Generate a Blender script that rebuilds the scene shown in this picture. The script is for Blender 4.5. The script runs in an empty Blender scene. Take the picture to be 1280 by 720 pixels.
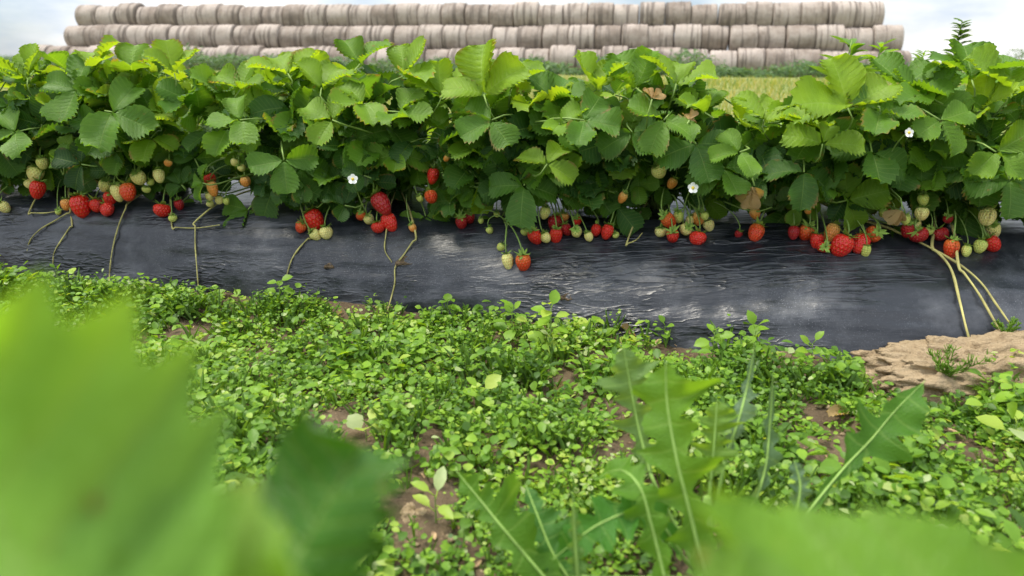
import bpy, math, random
import numpy as np
from mathutils import Vector, noise as mnoise
R = math.radians
rng = np.random.default_rng(7); random.seed(7)
scene = bpy.context.scene
col = scene.collection

# ------------------------------------------------------------------ camera maths (photograph is 1280 x 720)
H = 0.42; F = 931.0; P = R(16.74)
SP, CP = math.sin(P), math.cos(P)
def ray(px, py):
    a = (px - 640) / F; q = -(py - 360) / F
    return np.array([a, CP + q * SP, -SP + q * CP])
CAM = np.array([0, 0, H])
def at(px, py, y):                       # point on a line of sight at world depth y
    d = ray(px, py); return CAM + d * (y / d[1])
def project(p):
    p = np.asarray(p, float) - CAM
    x = p[..., 0]; dep = p[..., 1] * CP - p[..., 2] * SP; up = p[..., 1] * SP + p[..., 2] * CP
    return 640 + F * x / dep, 360 - F * up / dep, dep

# ------------------------------------------------------------------ scene graph helpers
def tag(o, label=None, cat=None, group=None, kind=None):
    if label: o['label'] = label
    if cat: o['category'] = cat
    if group: o['group'] = group
    if kind: o['kind'] = kind
    return o
def empty(name, loc, label, cat, group=None):
    o = bpy.data.objects.new(name, None); col.objects.link(o)
    o.location = loc; o.empty_display_size = 0.02
    return tag(o, label, cat, group)
class MB:
    """collects verts / faces / uv / tint into one mesh"""
    def __init__(s): s.v = []; s.f = []; s.uv = []; s.t = []; s.n = 0
    def add(s, verts, faces, uv=None, tint=None):
        verts = np.asarray(verts, float); k = len(verts)
        s.v.append(verts); s.f.extend([tuple(i + s.n for i in f) for f in faces])
        s.uv.append(np.zeros((k, 2)) if uv is None else np.asarray(uv, float))
        s.t.append(np.zeros(k) + (0 if tint is None else tint)); s.n += k
    def mesh(s, name, mat, smooth=True):
        me = bpy.data.meshes.new(name); v = np.concatenate(s.v)
        me.from_pydata(v.tolist(), [], s.f); uvv = np.concatenate(s.uv)
        li = np.empty(len(me.loops), dtype=np.int32); me.loops.foreach_get('vertex_index', li)
        me.uv_layers.new(name='UVMap').data.foreach_set('uv', uvv[li].astype(np.float32).ravel())
        at_ = me.attributes.new('tint', 'FLOAT', 'POINT'); at_.data.foreach_set('value', np.concatenate(s.t).astype(np.float32))
        if smooth: me.polygons.foreach_set('use_smooth', [True] * len(me.polygons))
        if mat: me.materials.append(mat)
        return me
    def build(s, name, mat, parent=None, smooth=True):
        return link(name, s.mesh(name, mat, smooth), parent)
def link(name, me, parent=None):
    o = bpy.data.objects.new(name, me); col.objects.link(o)
    if parent: o.parent = parent
    return o
def bulk(name, V, Fidx, tint, mat, uv=None, smooth=True):
    """fast mesh of many equal pieces: V (N,k,3), Fidx list of faces inside one piece"""
    N, k = V.shape[:2]
    ls = np.array([len(f) for f in Fidx]); flat = np.concatenate([np.array(f) for f in Fidx])
    loops = (flat[None, :] + (np.arange(N) * k)[:, None]).ravel().astype(np.int32)
    tot = np.tile(ls, N).astype(np.int32); start = np.concatenate([[0], np.cumsum(tot)[:-1]]).astype(np.int32)
    me = bpy.data.meshes.new(name)
    me.vertices.add(N * k); me.vertices.foreach_set('co', V.reshape(-1).astype(np.float32))
    me.loops.add(len(loops)); me.loops.foreach_set('vertex_index', loops)
    me.polygons.add(len(tot)); me.polygons.foreach_set('loop_start', start); me.polygons.foreach_set('loop_total', tot)
    me.update(calc_edges=True)
    me.attributes.new('tint', 'FLOAT', 'POINT').data.foreach_set('value', np.repeat(tint, k).astype(np.float32))
    if smooth: me.polygons.foreach_set('use_smooth', [True] * len(me.polygons))
    me.materials.append(mat)
    return me
def unit(v): v = np.asarray(v, float); return v / (np.linalg.norm(v) + 1e-12)
def frame(n, f):
    n = unit(n); f = np.asarray(f, float); f = unit(f - n * f.dot(n)); return np.stack([np.cross(f, n), f, n], 1)   # columns x,y,z
def tube(mb, pts, r, seg=6, tint=None):
    pts = np.asarray(pts, float); n = len(pts)
    r = np.broadcast_to(np.asarray(r, float), (n,))
    tan = np.gradient(pts, axis=0); V = []; UV = []
    ref = np.array([0.13, 0.31, 0.94])
    for i in range(n):
        t = unit(tan[i]); a = unit(np.cross(t, ref)); b = np.cross(t, a)
        for k in range(seg):
            th = 2 * math.pi * k / seg
            V.append(pts[i] + r[i] * (math.cos(th) * a + math.sin(th) * b)); UV.append((k / seg, i / (n - 1)))
    Fs = []
    for i in range(n - 1):
        for k in range(seg):
            k2 = (k + 1) % seg
            Fs.append((i * seg + k, i * seg + k2, (i + 1) * seg + k2, (i + 1) * seg + k))
    Fs.append(tuple(range(seg))[::-1]); Fs.append(tuple((n - 1) * seg + k for k in range(seg)))
    mb.add(V, Fs, UV, tint)
def bez(a, b, c, d, n=8):
    t = np.linspace(0, 1, n)[:, None]
    a, b, c, d = [np.asarray(q, float)[None] for q in (a, b, c, d)]
    return (1 - t) ** 3 * a + 3 * (1 - t) ** 2 * t * b + 3 * (1 - t) * t * t * c + t ** 3 * d
def spline(pts, n=24):
    """Catmull-Rom through the points"""
    pts = np.asarray(pts, float); q = np.vstack([2 * pts[0] - pts[1], pts, 2 * pts[-1] - pts[-2]])
    out = []; m = len(pts) - 1
    for s in np.linspace(0, m - 1e-6, n):
        i = int(s); t = s - i; p0, p1, p2, p3 = q[i:i + 4]
        out.append(.5 * (2 * p1 + (p2 - p0) * t + (2 * p0 - 5 * p1 + 4 * p2 - p3) * t * t + (3 * p1 - p0 - 3 * p2 + p3) * t ** 3))
    return np.array(out)
def fbm(x, y, z=0., o=4): return mnoise.fractal(Vector((x, y, z)), 1.0, 2.0, o)

# ------------------------------------------------------------------ materials
class NT:
    def __init__(s, name):
        s.m = bpy.data.materials.new(name); s.m.use_nodes = True
        s.t = s.m.node_tree; s.t.nodes.clear(); s.out = s.n('ShaderNodeOutputMaterial')
    def n(s, ty, **kw):
        nd = s.t.nodes.new(ty)
        for k, v in kw.items(): setattr(nd, k, v)
        return nd
    def put(s, sock, v):
        if hasattr(v, 'is_output'): s.t.links.new(v, sock)
        elif v is not None: sock.default_value = v
    def math(s, op, a, b=None, c=None, clamp=False):
        nd = s.n('ShaderNodeMath', operation=op); nd.use_clamp = clamp
        s.put(nd.inputs[0], a); s.put(nd.inputs[1], b); s.put(nd.inputs[2], c); return nd.outputs[0]
    def mix(s, fac, a, b, blend='MIX'):
        nd = s.n('ShaderNodeMix', data_type='RGBA', blend_type=blend)
        s.put(nd.inputs[0], fac); s.put(nd.inputs[6], a); s.put(nd.inputs[7], b); return nd.outputs[2]
    def ramp(s, v, stops):
        nd = s.n('ShaderNodeValToRGB'); el = nd.color_ramp.elements
        while len(el) < len(stops): el.new(.5)
        for e, (p, c) in zip(el, stops): e.position = p; e.color = c if len(c) == 4 else (*c, 1)
        s.put(nd.inputs[0], v); return nd.outputs[0]
    def noise(s, vec, scale, detail=4, rough=.55, out=0):
        nd = s.n('ShaderNodeTexNoise'); s.put(nd.inputs['Vector'], vec)
        nd.inputs['Scale'].default_value = scale; nd.inputs['Detail'].default_value = detail; nd.inputs['Roughness'].default_value = rough
        return nd.outputs[out]
    def vmul(s, vec, sc):
        nd = s.n('ShaderNodeVectorMath', operation='MULTIPLY'); s.put(nd.inputs[0], vec); nd.inputs[1].default_value = sc; return nd.outputs[0]
    def obj(s): return s.n('ShaderNodeTexCoord').outputs['Object']
    def attr(s, name): return s.n('ShaderNodeAttribute', attribute_name=name).outputs['Fac']
    def bump(s, h, dist, strength=1.0):
        nd = s.n('ShaderNodeBump'); nd.inputs['Strength'].default_value = strength; nd.inputs['Distance'].default_value = dist
        s.put(nd.inputs['Height'], h); return nd.outputs[0]
    def bsdf(s, color, rough=.5, spec=.5, normal=None, sss=None, coat=None):
        nd = s.n('ShaderNodeBsdfPrincipled'); s.put(nd.inputs['Base Color'], color); s.put(nd.inputs['Roughness'], rough)
        s.put(nd.inputs['Specular IOR Level'], spec)
        if normal: s.put(nd.inputs['Normal'], normal)
        if sss: nd.inputs['Subsurface Weight'].default_value = sss[0]; nd.inputs['Subsurface Radius'].default_value = sss[1]; nd.inputs['Subsurface Scale'].default_value = sss[2]
        if coat: nd.inputs['Coat Weight'].default_value = coat; nd.inputs['Coat Roughness'].default_value = .15
        return nd.outputs[0]
    def done(s, sh): s.t.links.new(sh, s.out.inputs[0]); return s.m

def rgb(c): return (*c, 1)
def leaf_material(name, veins=True, trans=.40, base=None, rough=.45, spec=.3, spots=.0):
    """leaf blade: colour from the object, paler veins from the blade's own coordinates, light passing through"""
    t = NT(name)
    if base is None: c = t.n('ShaderNodeObjectInfo').outputs['Color']
    else: c = t.ramp(t.attr('tint'), base)
    ob = t.obj()
    c = t.mix(1.0, c, t.ramp(t.noise(ob, 30, 3), [(.25, (.78, .82, .8)), (.75, (1.2, 1.14, 1.1))]), 'MULTIPLY')
    bmp = t.noise(ob, 240, 3)
    if veins:
        uv = t.n('ShaderNodeSeparateXYZ'); t.put(uv.inputs[0], t.n('ShaderNodeTexCoord').outputs['UV'])
        v = t.math('ABSOLUTE', uv.outputs[0]); row = uv.outputs[1]
        fr = t.math('ABSOLUTE', t.math('SUBTRACT', t.math('FRACT', t.math('ADD', row, .5)), .5))
        side = t.math('SUBTRACT', 1, t.math('DIVIDE', fr, .11), clamp=True)
        mid = t.math('SUBTRACT', 1, t.math('DIVIDE', v, .05), clamp=True)
        vein = t.math('MAXIMUM', t.math('MULTIPLY', side, .5), mid)
        c = t.mix(t.math('MULTIPLY', vein, .38), c, (.30, .42, .12, 1))
        # fine net of small veins between the main ones
        vor = t.n('ShaderNodeTexVoronoi', feature='DISTANCE_TO_EDGE'); t.put(vor.inputs['Vector'], ob); vor.inputs['Scale'].default_value = 330
        net = t.math('MULTIPLY', t.math('MINIMUM', vor.outputs['Distance'], .25), 2.5)
        bmp = t.math('ADD', t.math('ADD', bmp, net), t.math('MULTIPLY', vein, -1.4))
    if spots and veins:
        edge = t.math('MULTIPLY', t.ramp(v, [(.80, (0, 0, 0)), (.97, (1, 1, 1))]), t.ramp(t.noise(ob, 42, 3), [(.5, (0, 0, 0)), (.62, (1, 1, 1))]))
        old = t.ramp(t.n('ShaderNodeObjectInfo').outputs['Random'], [(.62, (0, 0, 0)), (.72, (1, 1, 1))])
        c = t.mix(t.math('MULTIPLY', t.math('MULTIPLY', edge, old), .8), c, (.26, .15, .05, 1))
    if spots:
        sp = t.ramp(t.noise(ob, 55, 4, .7), [(.66, (0, 0, 0)), (.72, (1, 1, 1))])
        c = t.mix(t.math('MULTIPLY', sp, spots), c, (.25, .15, .05, 1))
    back = t.n('ShaderNodeNewGeometry').outputs['Backfacing']
    c2 = t.mix(t.math('MULTIPLY', back, .35), c, (.24, .33, .17, 1))
    s1 = t.bsdf(c2, rough, spec, t.bump(bmp, .0006, .7))
    tr = t.n('ShaderNodeBsdfTranslucent'); t.put(tr.inputs[0], t.mix(1.0, c, (2.5, 2.1, .6, 1), 'MULTIPLY'))
    mx = t.n('ShaderNodeMixShader'); mx.inputs[0].default_value = trans
    t.t.links.new(s1, mx.inputs[1]); t.t.links.new(tr.outputs[0], mx.inputs[2])
    return t.done(mx.outputs[0])
M = {}
M['leaf'] = leaf_material('strawberry_leaf_green', spots=.5)
M['lettuce'] = leaf_material('lettuce_leaf_green', spec=.18, trans=.42)
M['weed'] = leaf_material('ground_weed_green', veins=False, trans=.35,
     base=[(0, (.05, .115, .014)), (.35, (.11, .23, .020)), (.7, (.205, .36, .030)), (.93, (.34, .44, .07)), (1, (.36, .44, .20))])
M['hedge'] = leaf_material('far_weed_green', veins=False, trans=.3, base=[(0, (.04, .09, .025)), (1, (.10, .19, .05))])
M['grass'] = leaf_material('field_grass_green', veins=False, trans=.3, base=[(0, (.09, .17, .03)), (.5, (.20, .26, .06)), (1, (.42, .36, .16))])
M['withered'] = leaf_material('withered_leaf_brown', trans=.25, base=[(0, (.38, .27, .13)), (1, (.38, .27, .13))], rough=.8, spec=.1)
def plain(name, color, rough=.6, spec=.3, nscale=60, var=.25, bdist=.0005):
    t = NT(name); n_ = t.noise(t.obj(), nscale, 4)
    lo = tuple(v * (1 - var) for v in color); hi = tuple(min(1, v * (1 + var)) for v in color)
    return t.done(t.bsdf(t.ramp(n_, [(.3, lo), (.7, hi)]), rough, spec, t.bump(n_, bdist)))
M['petiole'] = plain('green_stalk', (.20, .30, .07), .5)
M['runner'] = plain('dry_yellow_runner', (.40, .36, .13), .6, nscale=22, var=.5)
M['sepal'] = plain('sepal_green', (.26, .40, .07), .55)
M['petal'] = plain('white_petal', (.8, .8, .76), .6)
M['pollen'] = plain('yellow_flower_centre', (.62, .45, .05), .7)
M['midrib'] = plain('pale_midrib', (.24, .38, .085), .5)
M['litter'] = plain('dry_litter', (.34, .23, .13), .85, .1, 90, .6)
def fruit_material(name, tip, top, seed, dent=1.0, sss=.12, sm=.5):
    t = NT(name)
    tc = t.n('ShaderNodeTexCoord'); sx = t.n('ShaderNodeSeparateXYZ'); t.put(sx.inputs[0], tc.outputs['UV'])
    u = sx.outputs[0]; h = sx.outputs[1]
    n_ = t.noise(tc.outputs['Object'], 50, 3)
    c = t.mix(t.ramp(t.math('ADD', h, t.math('MULTIPLY', t.math('SUBTRACT', n_, .5), .5)), [(.5, (0, 0, 0)), (1.0, (1, 1, 1))]), rgb(tip), rgb(top))
    # seeds: staggered rows running round the fruit
    rows = 9.0
    ry = t.math('MULTIPLY', h, rows); rf = t.math('SUBTRACT', t.math('FRACT', ry), .5)
    ox = t.math('MULTIPLY', t.math('FRACT', t.math('MULTIPLY', t.math('FLOOR', ry), .5)), 1.0)
    cx = t.math('SUBTRACT', t.math('FRACT', t.math('ADD', t.math('MULTIPLY', u, 15.0), ox)), .5)
    d = t.math('SQRT', t.math('ADD', t.math('POWER', t.math('MULTIPLY', cx, 1.25), 2), t.math('POWER', rf, 2)))
    sd = t.ramp(d, [(.13, (1, 1, 1)), (.2, (0, 0, 0))])
    pit = t.ramp(d, [(.12, (.5, .5, .5)), (.2, (0, 0, 0)), (.5, (1, 1, 1))])
    c = t.mix(t.math('MULTIPLY', sd, sm), c, rgb(seed))
    return t.done(t.bsdf(c, .28, .5, t.bump(pit, .0012 * dent, .9), (sss, (.6, .15, .08), .004)))
M['R'] = fruit_material('ripe_red', (.62, .014, .010), (.68, .03, .013), (.60, .28, .05))
M['D'] = fruit_material('dark_ripe_red', (.38, .008, .014), (.42, .012, .014), (.45, .16, .04))
M['O'] = fruit_material('turning_orange_red', (.70, .05, .012), (.78, .24, .04), (.62, .38, .08))
M['K'] = fruit_material('blushing_orange', (.84, .30, .06), (.84, .60, .18), (.55, .36, .08))
M['P'] = fruit_material('unripe_cream', (.86, .74, .28), (.74, .76, .22), (.50, .42, .08), sm=.35)
M['G'] = fruit_material('unripe_green', (.66, .70, .17), (.50, .64, .12), (.44, .40, .07), sm=.35)

# black mulch film: smooth plastic, dust in patches and specks, stretch creases along the bed
t = NT('black_mulch_film'); ob = t.obj()
st = t.vmul(ob, (3.0, 40.0, 40.0)); st2 = t.vmul(ob, (9.0, 140.0, 140.0))
crease = t.noise(st, 1.0, 5, .6); fine = t.noise(st2, 1.0, 4, .6)
creasemask = t.ramp(t.noise(t.vmul(ob, (2.2, 5, 5)), 1, 3), [(.42, (0, 0, 0)), (.62, (1, 1, 1))])
dust = t.ramp(t.noise(ob, 9, 6, .68), [(.46, (0, 0, 0)), (.72, (1, 1, 1))])
speck = t.ramp(t.noise(ob, 520, 3, .6), [(.60, (0, 0, 0)), (.68, (1, 1, 1))])
speckmask = t.ramp(t.noise(ob, 5, 4, .6), [(.40, (0, 0, 0)), (.66, (1, 1, 1))])
smear = t.ramp(t.noise(t.vmul(ob, (14, 60, 60)), 1, 5, .7), [(.52, (0, 0, 0)), (.8, (1, 1, 1))])
dd = t.math('ADD', t.math('MULTIPLY', dust, .22), t.math('MULTIPLY', t.math('MULTIPLY', speck, speckmask), .45))
dd = t.math('ADD', dd, t.math('MULTIPLY', smear, .07), clamp=True)
c = t.mix(dd, (.013, .015, .020, 1), (.30, .31, .345, 1))
rg = t.math('ADD', .30, t.math('MULTIPLY', dust, .20))
hh = t.math('ADD', t.math('MULTIPLY', t.math('MULTIPLY', crease, creasemask), 1.0), t.math('MULTIPLY', t.math('MULTIPLY', fine, creasemask), .22))
hh = t.math('ADD', hh, t.math('MULTIPLY', t.noise(ob, 22, 3), .5))
for sc_, am in (((5, 62, 62), .6), ((11, 30, 80), .45)):      # thin tension wrinkles
    rdg = t.math('POWER', t.math('SUBTRACT', 1, t.math('ABSOLUTE', t.math('MULTIPLY', t.math('SUBTRACT', t.noise(t.vmul(ob, sc_), 1, 2, .5), .5), 4.5)), clamp=True), 5)
    hh = t.math('ADD', hh, t.math('MULTIPLY', t.math('MULTIPLY', rdg, t.ramp(t.noise(t.vmul(ob, (3, 7, 7)), 1, 3), [(.45, (0, 0, 0)), (.6, (1, 1, 1))])), am))
M['film'] = t.done(t.bsdf(c, rg, .5, t.bump(hh, .007, .55)))

t = NT('crumbly_soil'); ob = t.obj()
n1 = t.noise(ob, 14, 6, .65); n2 = t.noise(ob, 120, 5, .7)
c = t.ramp(n1, [(.3, (.07, .050, .032)), (.55, (.145, .105, .066)), (.75, (.28, .21, .135))])
c = t.mix(t.ramp(n2, [(.55, (0, 0, 0)), (.75, (.6, .6, .6))]), c, (.38, .27, .16, 1))
M['soil'] = t.done(t.bsdf(c, .95, .1, t.bump(t.math('ADD', n1, t.math('MULTIPLY', n2, .6)), .012)))
t = NT('dry_pale_soil'); ob = t.obj()
n1 = t.noise(ob, 26, 7, .7); n2 = t.noise(ob, 150, 5, .7)
c = t.ramp(n1, [(.28, (.17, .115, .065)), (.46, (.37, .275, .165)), (.75, (.49, .375, .24))])
c = t.mix(t.ramp(n2, [(.5, (0, 0, 0)), (.8, (.5, .5, .5))]), c, (.50, .39, .27, 1))
M['clod'] = t.done(t.bsdf(c, .95, .1, t.bump(t.math('ADD', n1, t.math('MULTIPLY', n2, .5)), .012)))
t = NT('grassy_field'); ob = t.obj()
n1 = t.noise(ob, .8, 6, .65); n2 = t.noise(ob, 18, 6, .7)
c = t.ramp(n1, [(.3, (.10, .16, .035)), (.5, (.20, .24, .06)), (.68, (.34, .30, .12))])
c = t.mix(t.ramp(n2, [(.4, (0, 0, 0)), (.75, (.8, .8, .8))]), c, (.36, .33, .15, 1))
M['field'] = t.done(t.bsdf(c, .95, .1, t.bump(n2, .05)))

# straw bale: pale weathered straw, net wrap bands running round it, stains
t = NT('weathered_straw_bale'); ob = t.obj(); oi = t.n('ShaderNodeObjectInfo'); rnd = oi.outputs['Random']
sx = t.n('ShaderNodeSeparateXYZ'); t.put(sx.inputs[0], ob)
addv = t.n('ShaderNodeVectorMath', operation='ADD'); t.put(addv.inputs[0], ob)
cmb = t.n('ShaderNodeCombineXYZ'); t.put(cmb.inputs[0], t.math('MULTIPLY', rnd, 37.0)); t.put(cmb.inputs[1], t.math('MULTIPLY', rnd, 91.0)); t.put(addv.inputs[1], cmb.outputs[0])
ov = addv.outputs[0]
stain = t.noise(ov, 1.6, 6, .65); band = t.noise(t.vmul(ov, (5.5, .35, .35)), 1.0, 3, .6); straw = t.noise(t.vmul(ov, (60, 8, 8)), 1.0, 4, .7)
c = t.ramp(t.math('ADD', t.math('MULTIPLY', stain, .7), t.math('MULTIPLY', t.math('SUBTRACT', rnd, .5), .18)),
           [(.22, (.24, .195, .165)), (.38, (.44, .375, .33)), (.6, (.55, .48, .43))])
c = t.mix(t.math('MULTIPLY', t.ramp(band, [(.40, (1, 1, 1)), (.46, (0, 0, 0))]), .72), c, (.12, .10, .09, 1))
blotch = t.ramp(t.noise(ov, 3.2, 6, .75), [(.56, (0, 0, 0)), (.74, (1, 1, 1))])
c = t.mix(t.math('MULTIPLY', blotch, .6), c, (.20, .165, .13, 1))
c = t.mix(t.math('MULTIPLY', t.ramp(straw, [(.35, (1, 1, 1)), (.6, (0, 0, 0))]), .25), c, (.28, .22, .16, 1))
M['bale'] = t.done(t.bsdf(c, .92, .1, t.bump(t.math('ADD', straw, stain), .04, .8)))

# ------------------------------------------------------------------ the lie of the land
XS = [-2.6, -1.07, -.2, .21, .79, 1.6, 2.6]; YS = [1.86, 1.53, 1.315, 1.235, 1.165, 1.03, .86]
XB = [-2.6, -1.06, -.195, .153, .47, .8, 1.6, 2.6]; YB = [1.84, 1.475, 1.23, 1.112, 1.013, .99, .86, .66]
def ysh(x): return np.interp(x, XS, YS)
def yba(x): return np.interp(x, XB, YB)
ZS = .140
def profile(x):
    s = float(ysh(x)); b = float(yba(x)); d = s - b
    pts = [(s + .62, -.03), (s + .60, .0), (s + .56, .07), (s + .50, .13), (s + .42, .158)]
    pts += [(s + q, .158) for q in (.34, .26, .18, .12, .09)] + [(s + .06, .156), (s + .04, .1535), (s + .02, .148), (s, ZS)]
    for k in np.linspace(0, 1, 26)[1:]:
        e = (math.sin(k * math.pi / 2), math.cos(k * math.pi / 2)); l = (k, 1 - k)
        pts.append((s - d * (.5 * e[0] + .5 * l[0]), ZS * (.6 * e[1] + .4 * l[1])))
    pts.append((b - .006, -.035))
    return np.array(pts)
_pc = {}
def film_z(x, y):
    k = round(x, 2)
    if k not in _pc: pr = profile(k)[::-1]; _pc[k] = (pr[:, 0], pr[:, 1])
    return float(np.interp(y, *_pc[k], left=-1, right=-1))
def soil_z(x, y): return .004 + .012 * fbm(x * 5, y * 5, 0, 3) + .008 * fbm(x * 22, y * 22, 3, 3)
def march(px, py, lift=0.0, tmax=3.0):
    d = ray(px, py); tt = .3
    while tt < tmax:
        p = CAM + d * tt
        if p[2] <= max(film_z(p[0], p[1]), soil_z(p[0], p[1]) if p[1] < yba(p[0]) + .02 else -1) + lift: return p
        tt += .002
    return CAM + d * tmax

# field: one sheet to the horizon (very slight fall to the right, as the stack shows)
def smooth01(v): v = min(1, max(0, v)); return v * v * (3 - 2 * v)
def field_z(x, y):
    tl = smooth01((y - 6) / 18) * (1 - .0) * -.0095 * max(-60, min(60, x))
    return -.06 + .05 * smooth01((y - 1.9) / .6) + tl + (.03 * fbm(x * .8, y * .8, 7, 3) if 2 < y < 60 else 0)
gx = np.concatenate([-np.geomspace(1500, 30, 14), np.linspace(-28, 28, 57), np.geomspace(30, 1500, 14)])
gy = np.concatenate([-np.geomspace(1500, 3, 12), np.linspace(-2, 2, 9), np.geomspace(2.3, 60, 40), np.geomspace(70, 2500, 14)])
V = [(x, y, field_z(x, y)) for y in gy for x in gx]; nx = len(gx)
Fs = [(j * nx + i, j * nx + i + 1, (j + 1) * nx + i + 1, (j + 1) * nx + i) for j in range(len(gy) - 1) for i in range(nx - 1)]
mb = MB(); mb.add(V, Fs); tag(mb.build('field', M['field']), kind='structure')
gx = np.arange(-2.4, 2.41, .013); gy = np.arange(-.6, 2.2, .013)
V = []
for y in gy:
    for x in gx:
        e = min(smooth01((2.4 - abs(x)) / .2), smooth01((y + .6) / .2), smooth01((2.2 - y) / .2))
        V.append((x, y, soil_z(x, y) * e - .09 * (1 - e)))
nx = len(gx); Fs = [(j * nx + i, j * nx + i + 1, (j + 1) * nx + i + 1, (j + 1) * nx + i) for j in range(len(gy) - 1) for i in range(nx - 1)]
mb = MB(); mb.add(V, Fs); tag(mb.build('soil', M['soil']), kind='structure')

# mulch film over the raised bed
xs = np.arange(-2.3, 2.31, .011); V = []; UV = []
for x in xs:
    pr = profile(x); tn = np.gradient(pr, axis=0); npf = len(pr)
    arc = np.concatenate([[0], np.cumsum(np.linalg.norm(np.diff(pr, axis=0), axis=1))])
    for i, (y, z) in enumerate(pr):
        tt = tn[i] / (np.linalg.norm(tn[i]) + 1e-9); nrm = (tt[1], -tt[0])
        if nrm[1] < -.2: nrm = (-nrm[0], -nrm[1])
        a = arc[i]
        dsp = .0045 * fbm(x * 3, a * 8, 1, 3) +   .0052 * fbm(x * 2.6 + a * 3, a * 42, 5, 2) * smooth01(.30 + 2.4 * fbm(x * 1.9, a * 5, 9, 2)) + .0012 * fbm(x * 14, a * 14, 11, 3)
        rg_ = max(0, 1 - abs(fbm(x * 1.5 + a * 2.2, a * 24, 15, 2)) * 5) ** 2 * smooth01(.15 + 2.4 * fbm(x * 1.7, a * 6, 29, 2)); dsp += .0055 * rg_
        sw = (a - (.735 - .30 * max(0, x - .25) ** 1.2 * (x > .25))); dsp += .004 * math.sin(sw * 210) * math.exp(-(sw / .035) ** 2) * smooth01((x - .2) / .2) * smooth01((.75 - x) / .2)
        # stretch fold sweeping up to the right above the earth mound
        V.append((x, y + nrm[0] * dsp, z + nrm[1] * dsp)); UV.append((x, a))
Fs = [(i * npf + j, (i + 1) * npf + j, (i + 1) * npf + j + 1, i * npf + j + 1) for i in range(len(xs) - 1) for j in range(npf - 1)]
Fs = [f[::-1] for f in Fs]
mb = MB(); mb.add(V, Fs, UV)
film = tag(mb.build('mulch_film', M['film']), 'black plastic mulch film stretched over the raised strawberry bed, dusty and creased', 'mulch film')
def tear(px, py, r):
    c0 = march(px, py, .002); up = unit((0, -.75, .65)); fr = frame(up, (0, .6, .75)); mb = MB(); n = 18
    V = [c0 + up * .001]; 
    for q, hgt in ((.55, .002), (1.0, .004), (1.25, -.001)):
        for k in range(n):
            th = 2 * math.pi * k / n; rr = r * q * (1 + .3 * math.sin(3 * th + px) + .15 * math.sin(7 * th))
            V.append(c0 + fr @ np.array([1.25 * rr * math.cos(th), .75 * rr * math.sin(th), hgt]))
    Fs = [(0, 1 + k, 1 + (k + 1) % n) for k in range(n)]
    for a in (0, 1): Fs += [(1 + a * n + k, 1 + (a + 1) * n + k, 1 + (a + 1) * n + (k + 1) % n, 1 + a * n + (k + 1) % n) for k in range(n)]
    mb.add(V, [f[::-1] for f in Fs]); o = mb.build('torn_hole', M['soil'], film)
for a in ((412, 333, .006), (506, 327, .010), (708, 372, .007)): tear(*a)

# ------------------------------------------------------------------ leaves
def leaflet(L, W, teeth=9, fold=.25, curl=.2, corr=.05, cols=7, wave=.0, rg=rng, point=.5, tooth=.058):
    N = 2 * teeth; vs = np.linspace(-1, 1, cols); V = []; UV = []
    ph = rg.uniform(0, 6)
    for i in range(N + 1):
        u = i / N
        w = .5 * W * (math.sin(math.pi * min(1, u ** .82)) ** .62 * (.72 + .42 * u) if 0 < u < 1 else 0)
        w = max(w, .0012 if u < .5 else .0004)
        even = (i % 2 == 0)
        for v in vs:
            av = abs(v); ww = w; y = L * (u * .93) + point * av * w
            if av > .99 and 1 < i < N:
                if even: ww = w * (1 + tooth); y += L * .44 * tooth
                else: ww = w * (1 - tooth); y -= L * .36 * tooth
            x = v * ww
            z = fold * av ** 1.3 * w - curl * (y / L) ** 2 * L * .5
            z += (-1 if even else 1) * corr * L * .09 * min(1, av * 2.2) * (1 - .35 * u)
            z += wave * L * .08 * av * math.sin(7 * u + ph + (2 if v > 0 else 0))
            V.append((x, y, z)); UV.append((v, i / 2))
    Fs = [(i * cols + j, i * cols + j + 1, (i + 1) * cols + j + 1, (i + 1) * cols + j) for i in range(N) for j in range(cols - 1)]
    return np.array(V), Fs, np.array(UV)
def rotx(a): c, s = math.cos(a), math.sin(a); return np.array([[1, 0, 0], [0, c, -s], [0, s, c]])
def roty(a): c, s = math.cos(a), math.sin(a); return np.array([[c, 0, s], [0, 1, 0], [-s, 0, c]])
def rotz(a): c, s = math.cos(a), math.sin(a); return np.array([[c, -s, 0], [s, c, 0], [0, 0, 1]])
def trifoliate(L, cup=.2, rg=rng, spread=1.45, sizes=(1, .95, .95)):
    """three leaflets round the tip of the stalk, local frame: y outwards, z the upper face"""
    parts = []
    for k, ang in enumerate((0, spread, -spread)):
        l = L * sizes[k] * rg.uniform(.92, 1.06)
        v, f, uv = leaflet(l, l * rg.uniform(.80, .95), int(rg.integers(8, 11)), rg.uniform(.15, .65), rg.uniform(-.1, .95), rg.uniform(.22, .58), wave=rg.uniform(.3, 1.4), rg=rg)
        v = v + (0, .003, 0)
        v = v @ roty(rg.normal(0, .16)).T @ rotx(cup + rg.normal(0, .16)).T @ rotz(ang + rg.normal(0, .1)).T
        parts.append((v, f, uv))
    return parts
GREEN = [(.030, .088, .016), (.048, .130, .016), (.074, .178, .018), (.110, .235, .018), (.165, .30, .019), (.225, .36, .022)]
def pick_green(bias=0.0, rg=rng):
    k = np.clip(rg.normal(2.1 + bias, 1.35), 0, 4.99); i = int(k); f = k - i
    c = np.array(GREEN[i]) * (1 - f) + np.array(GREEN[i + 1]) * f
    return c * rg.uniform(.9, 1.12)
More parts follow.
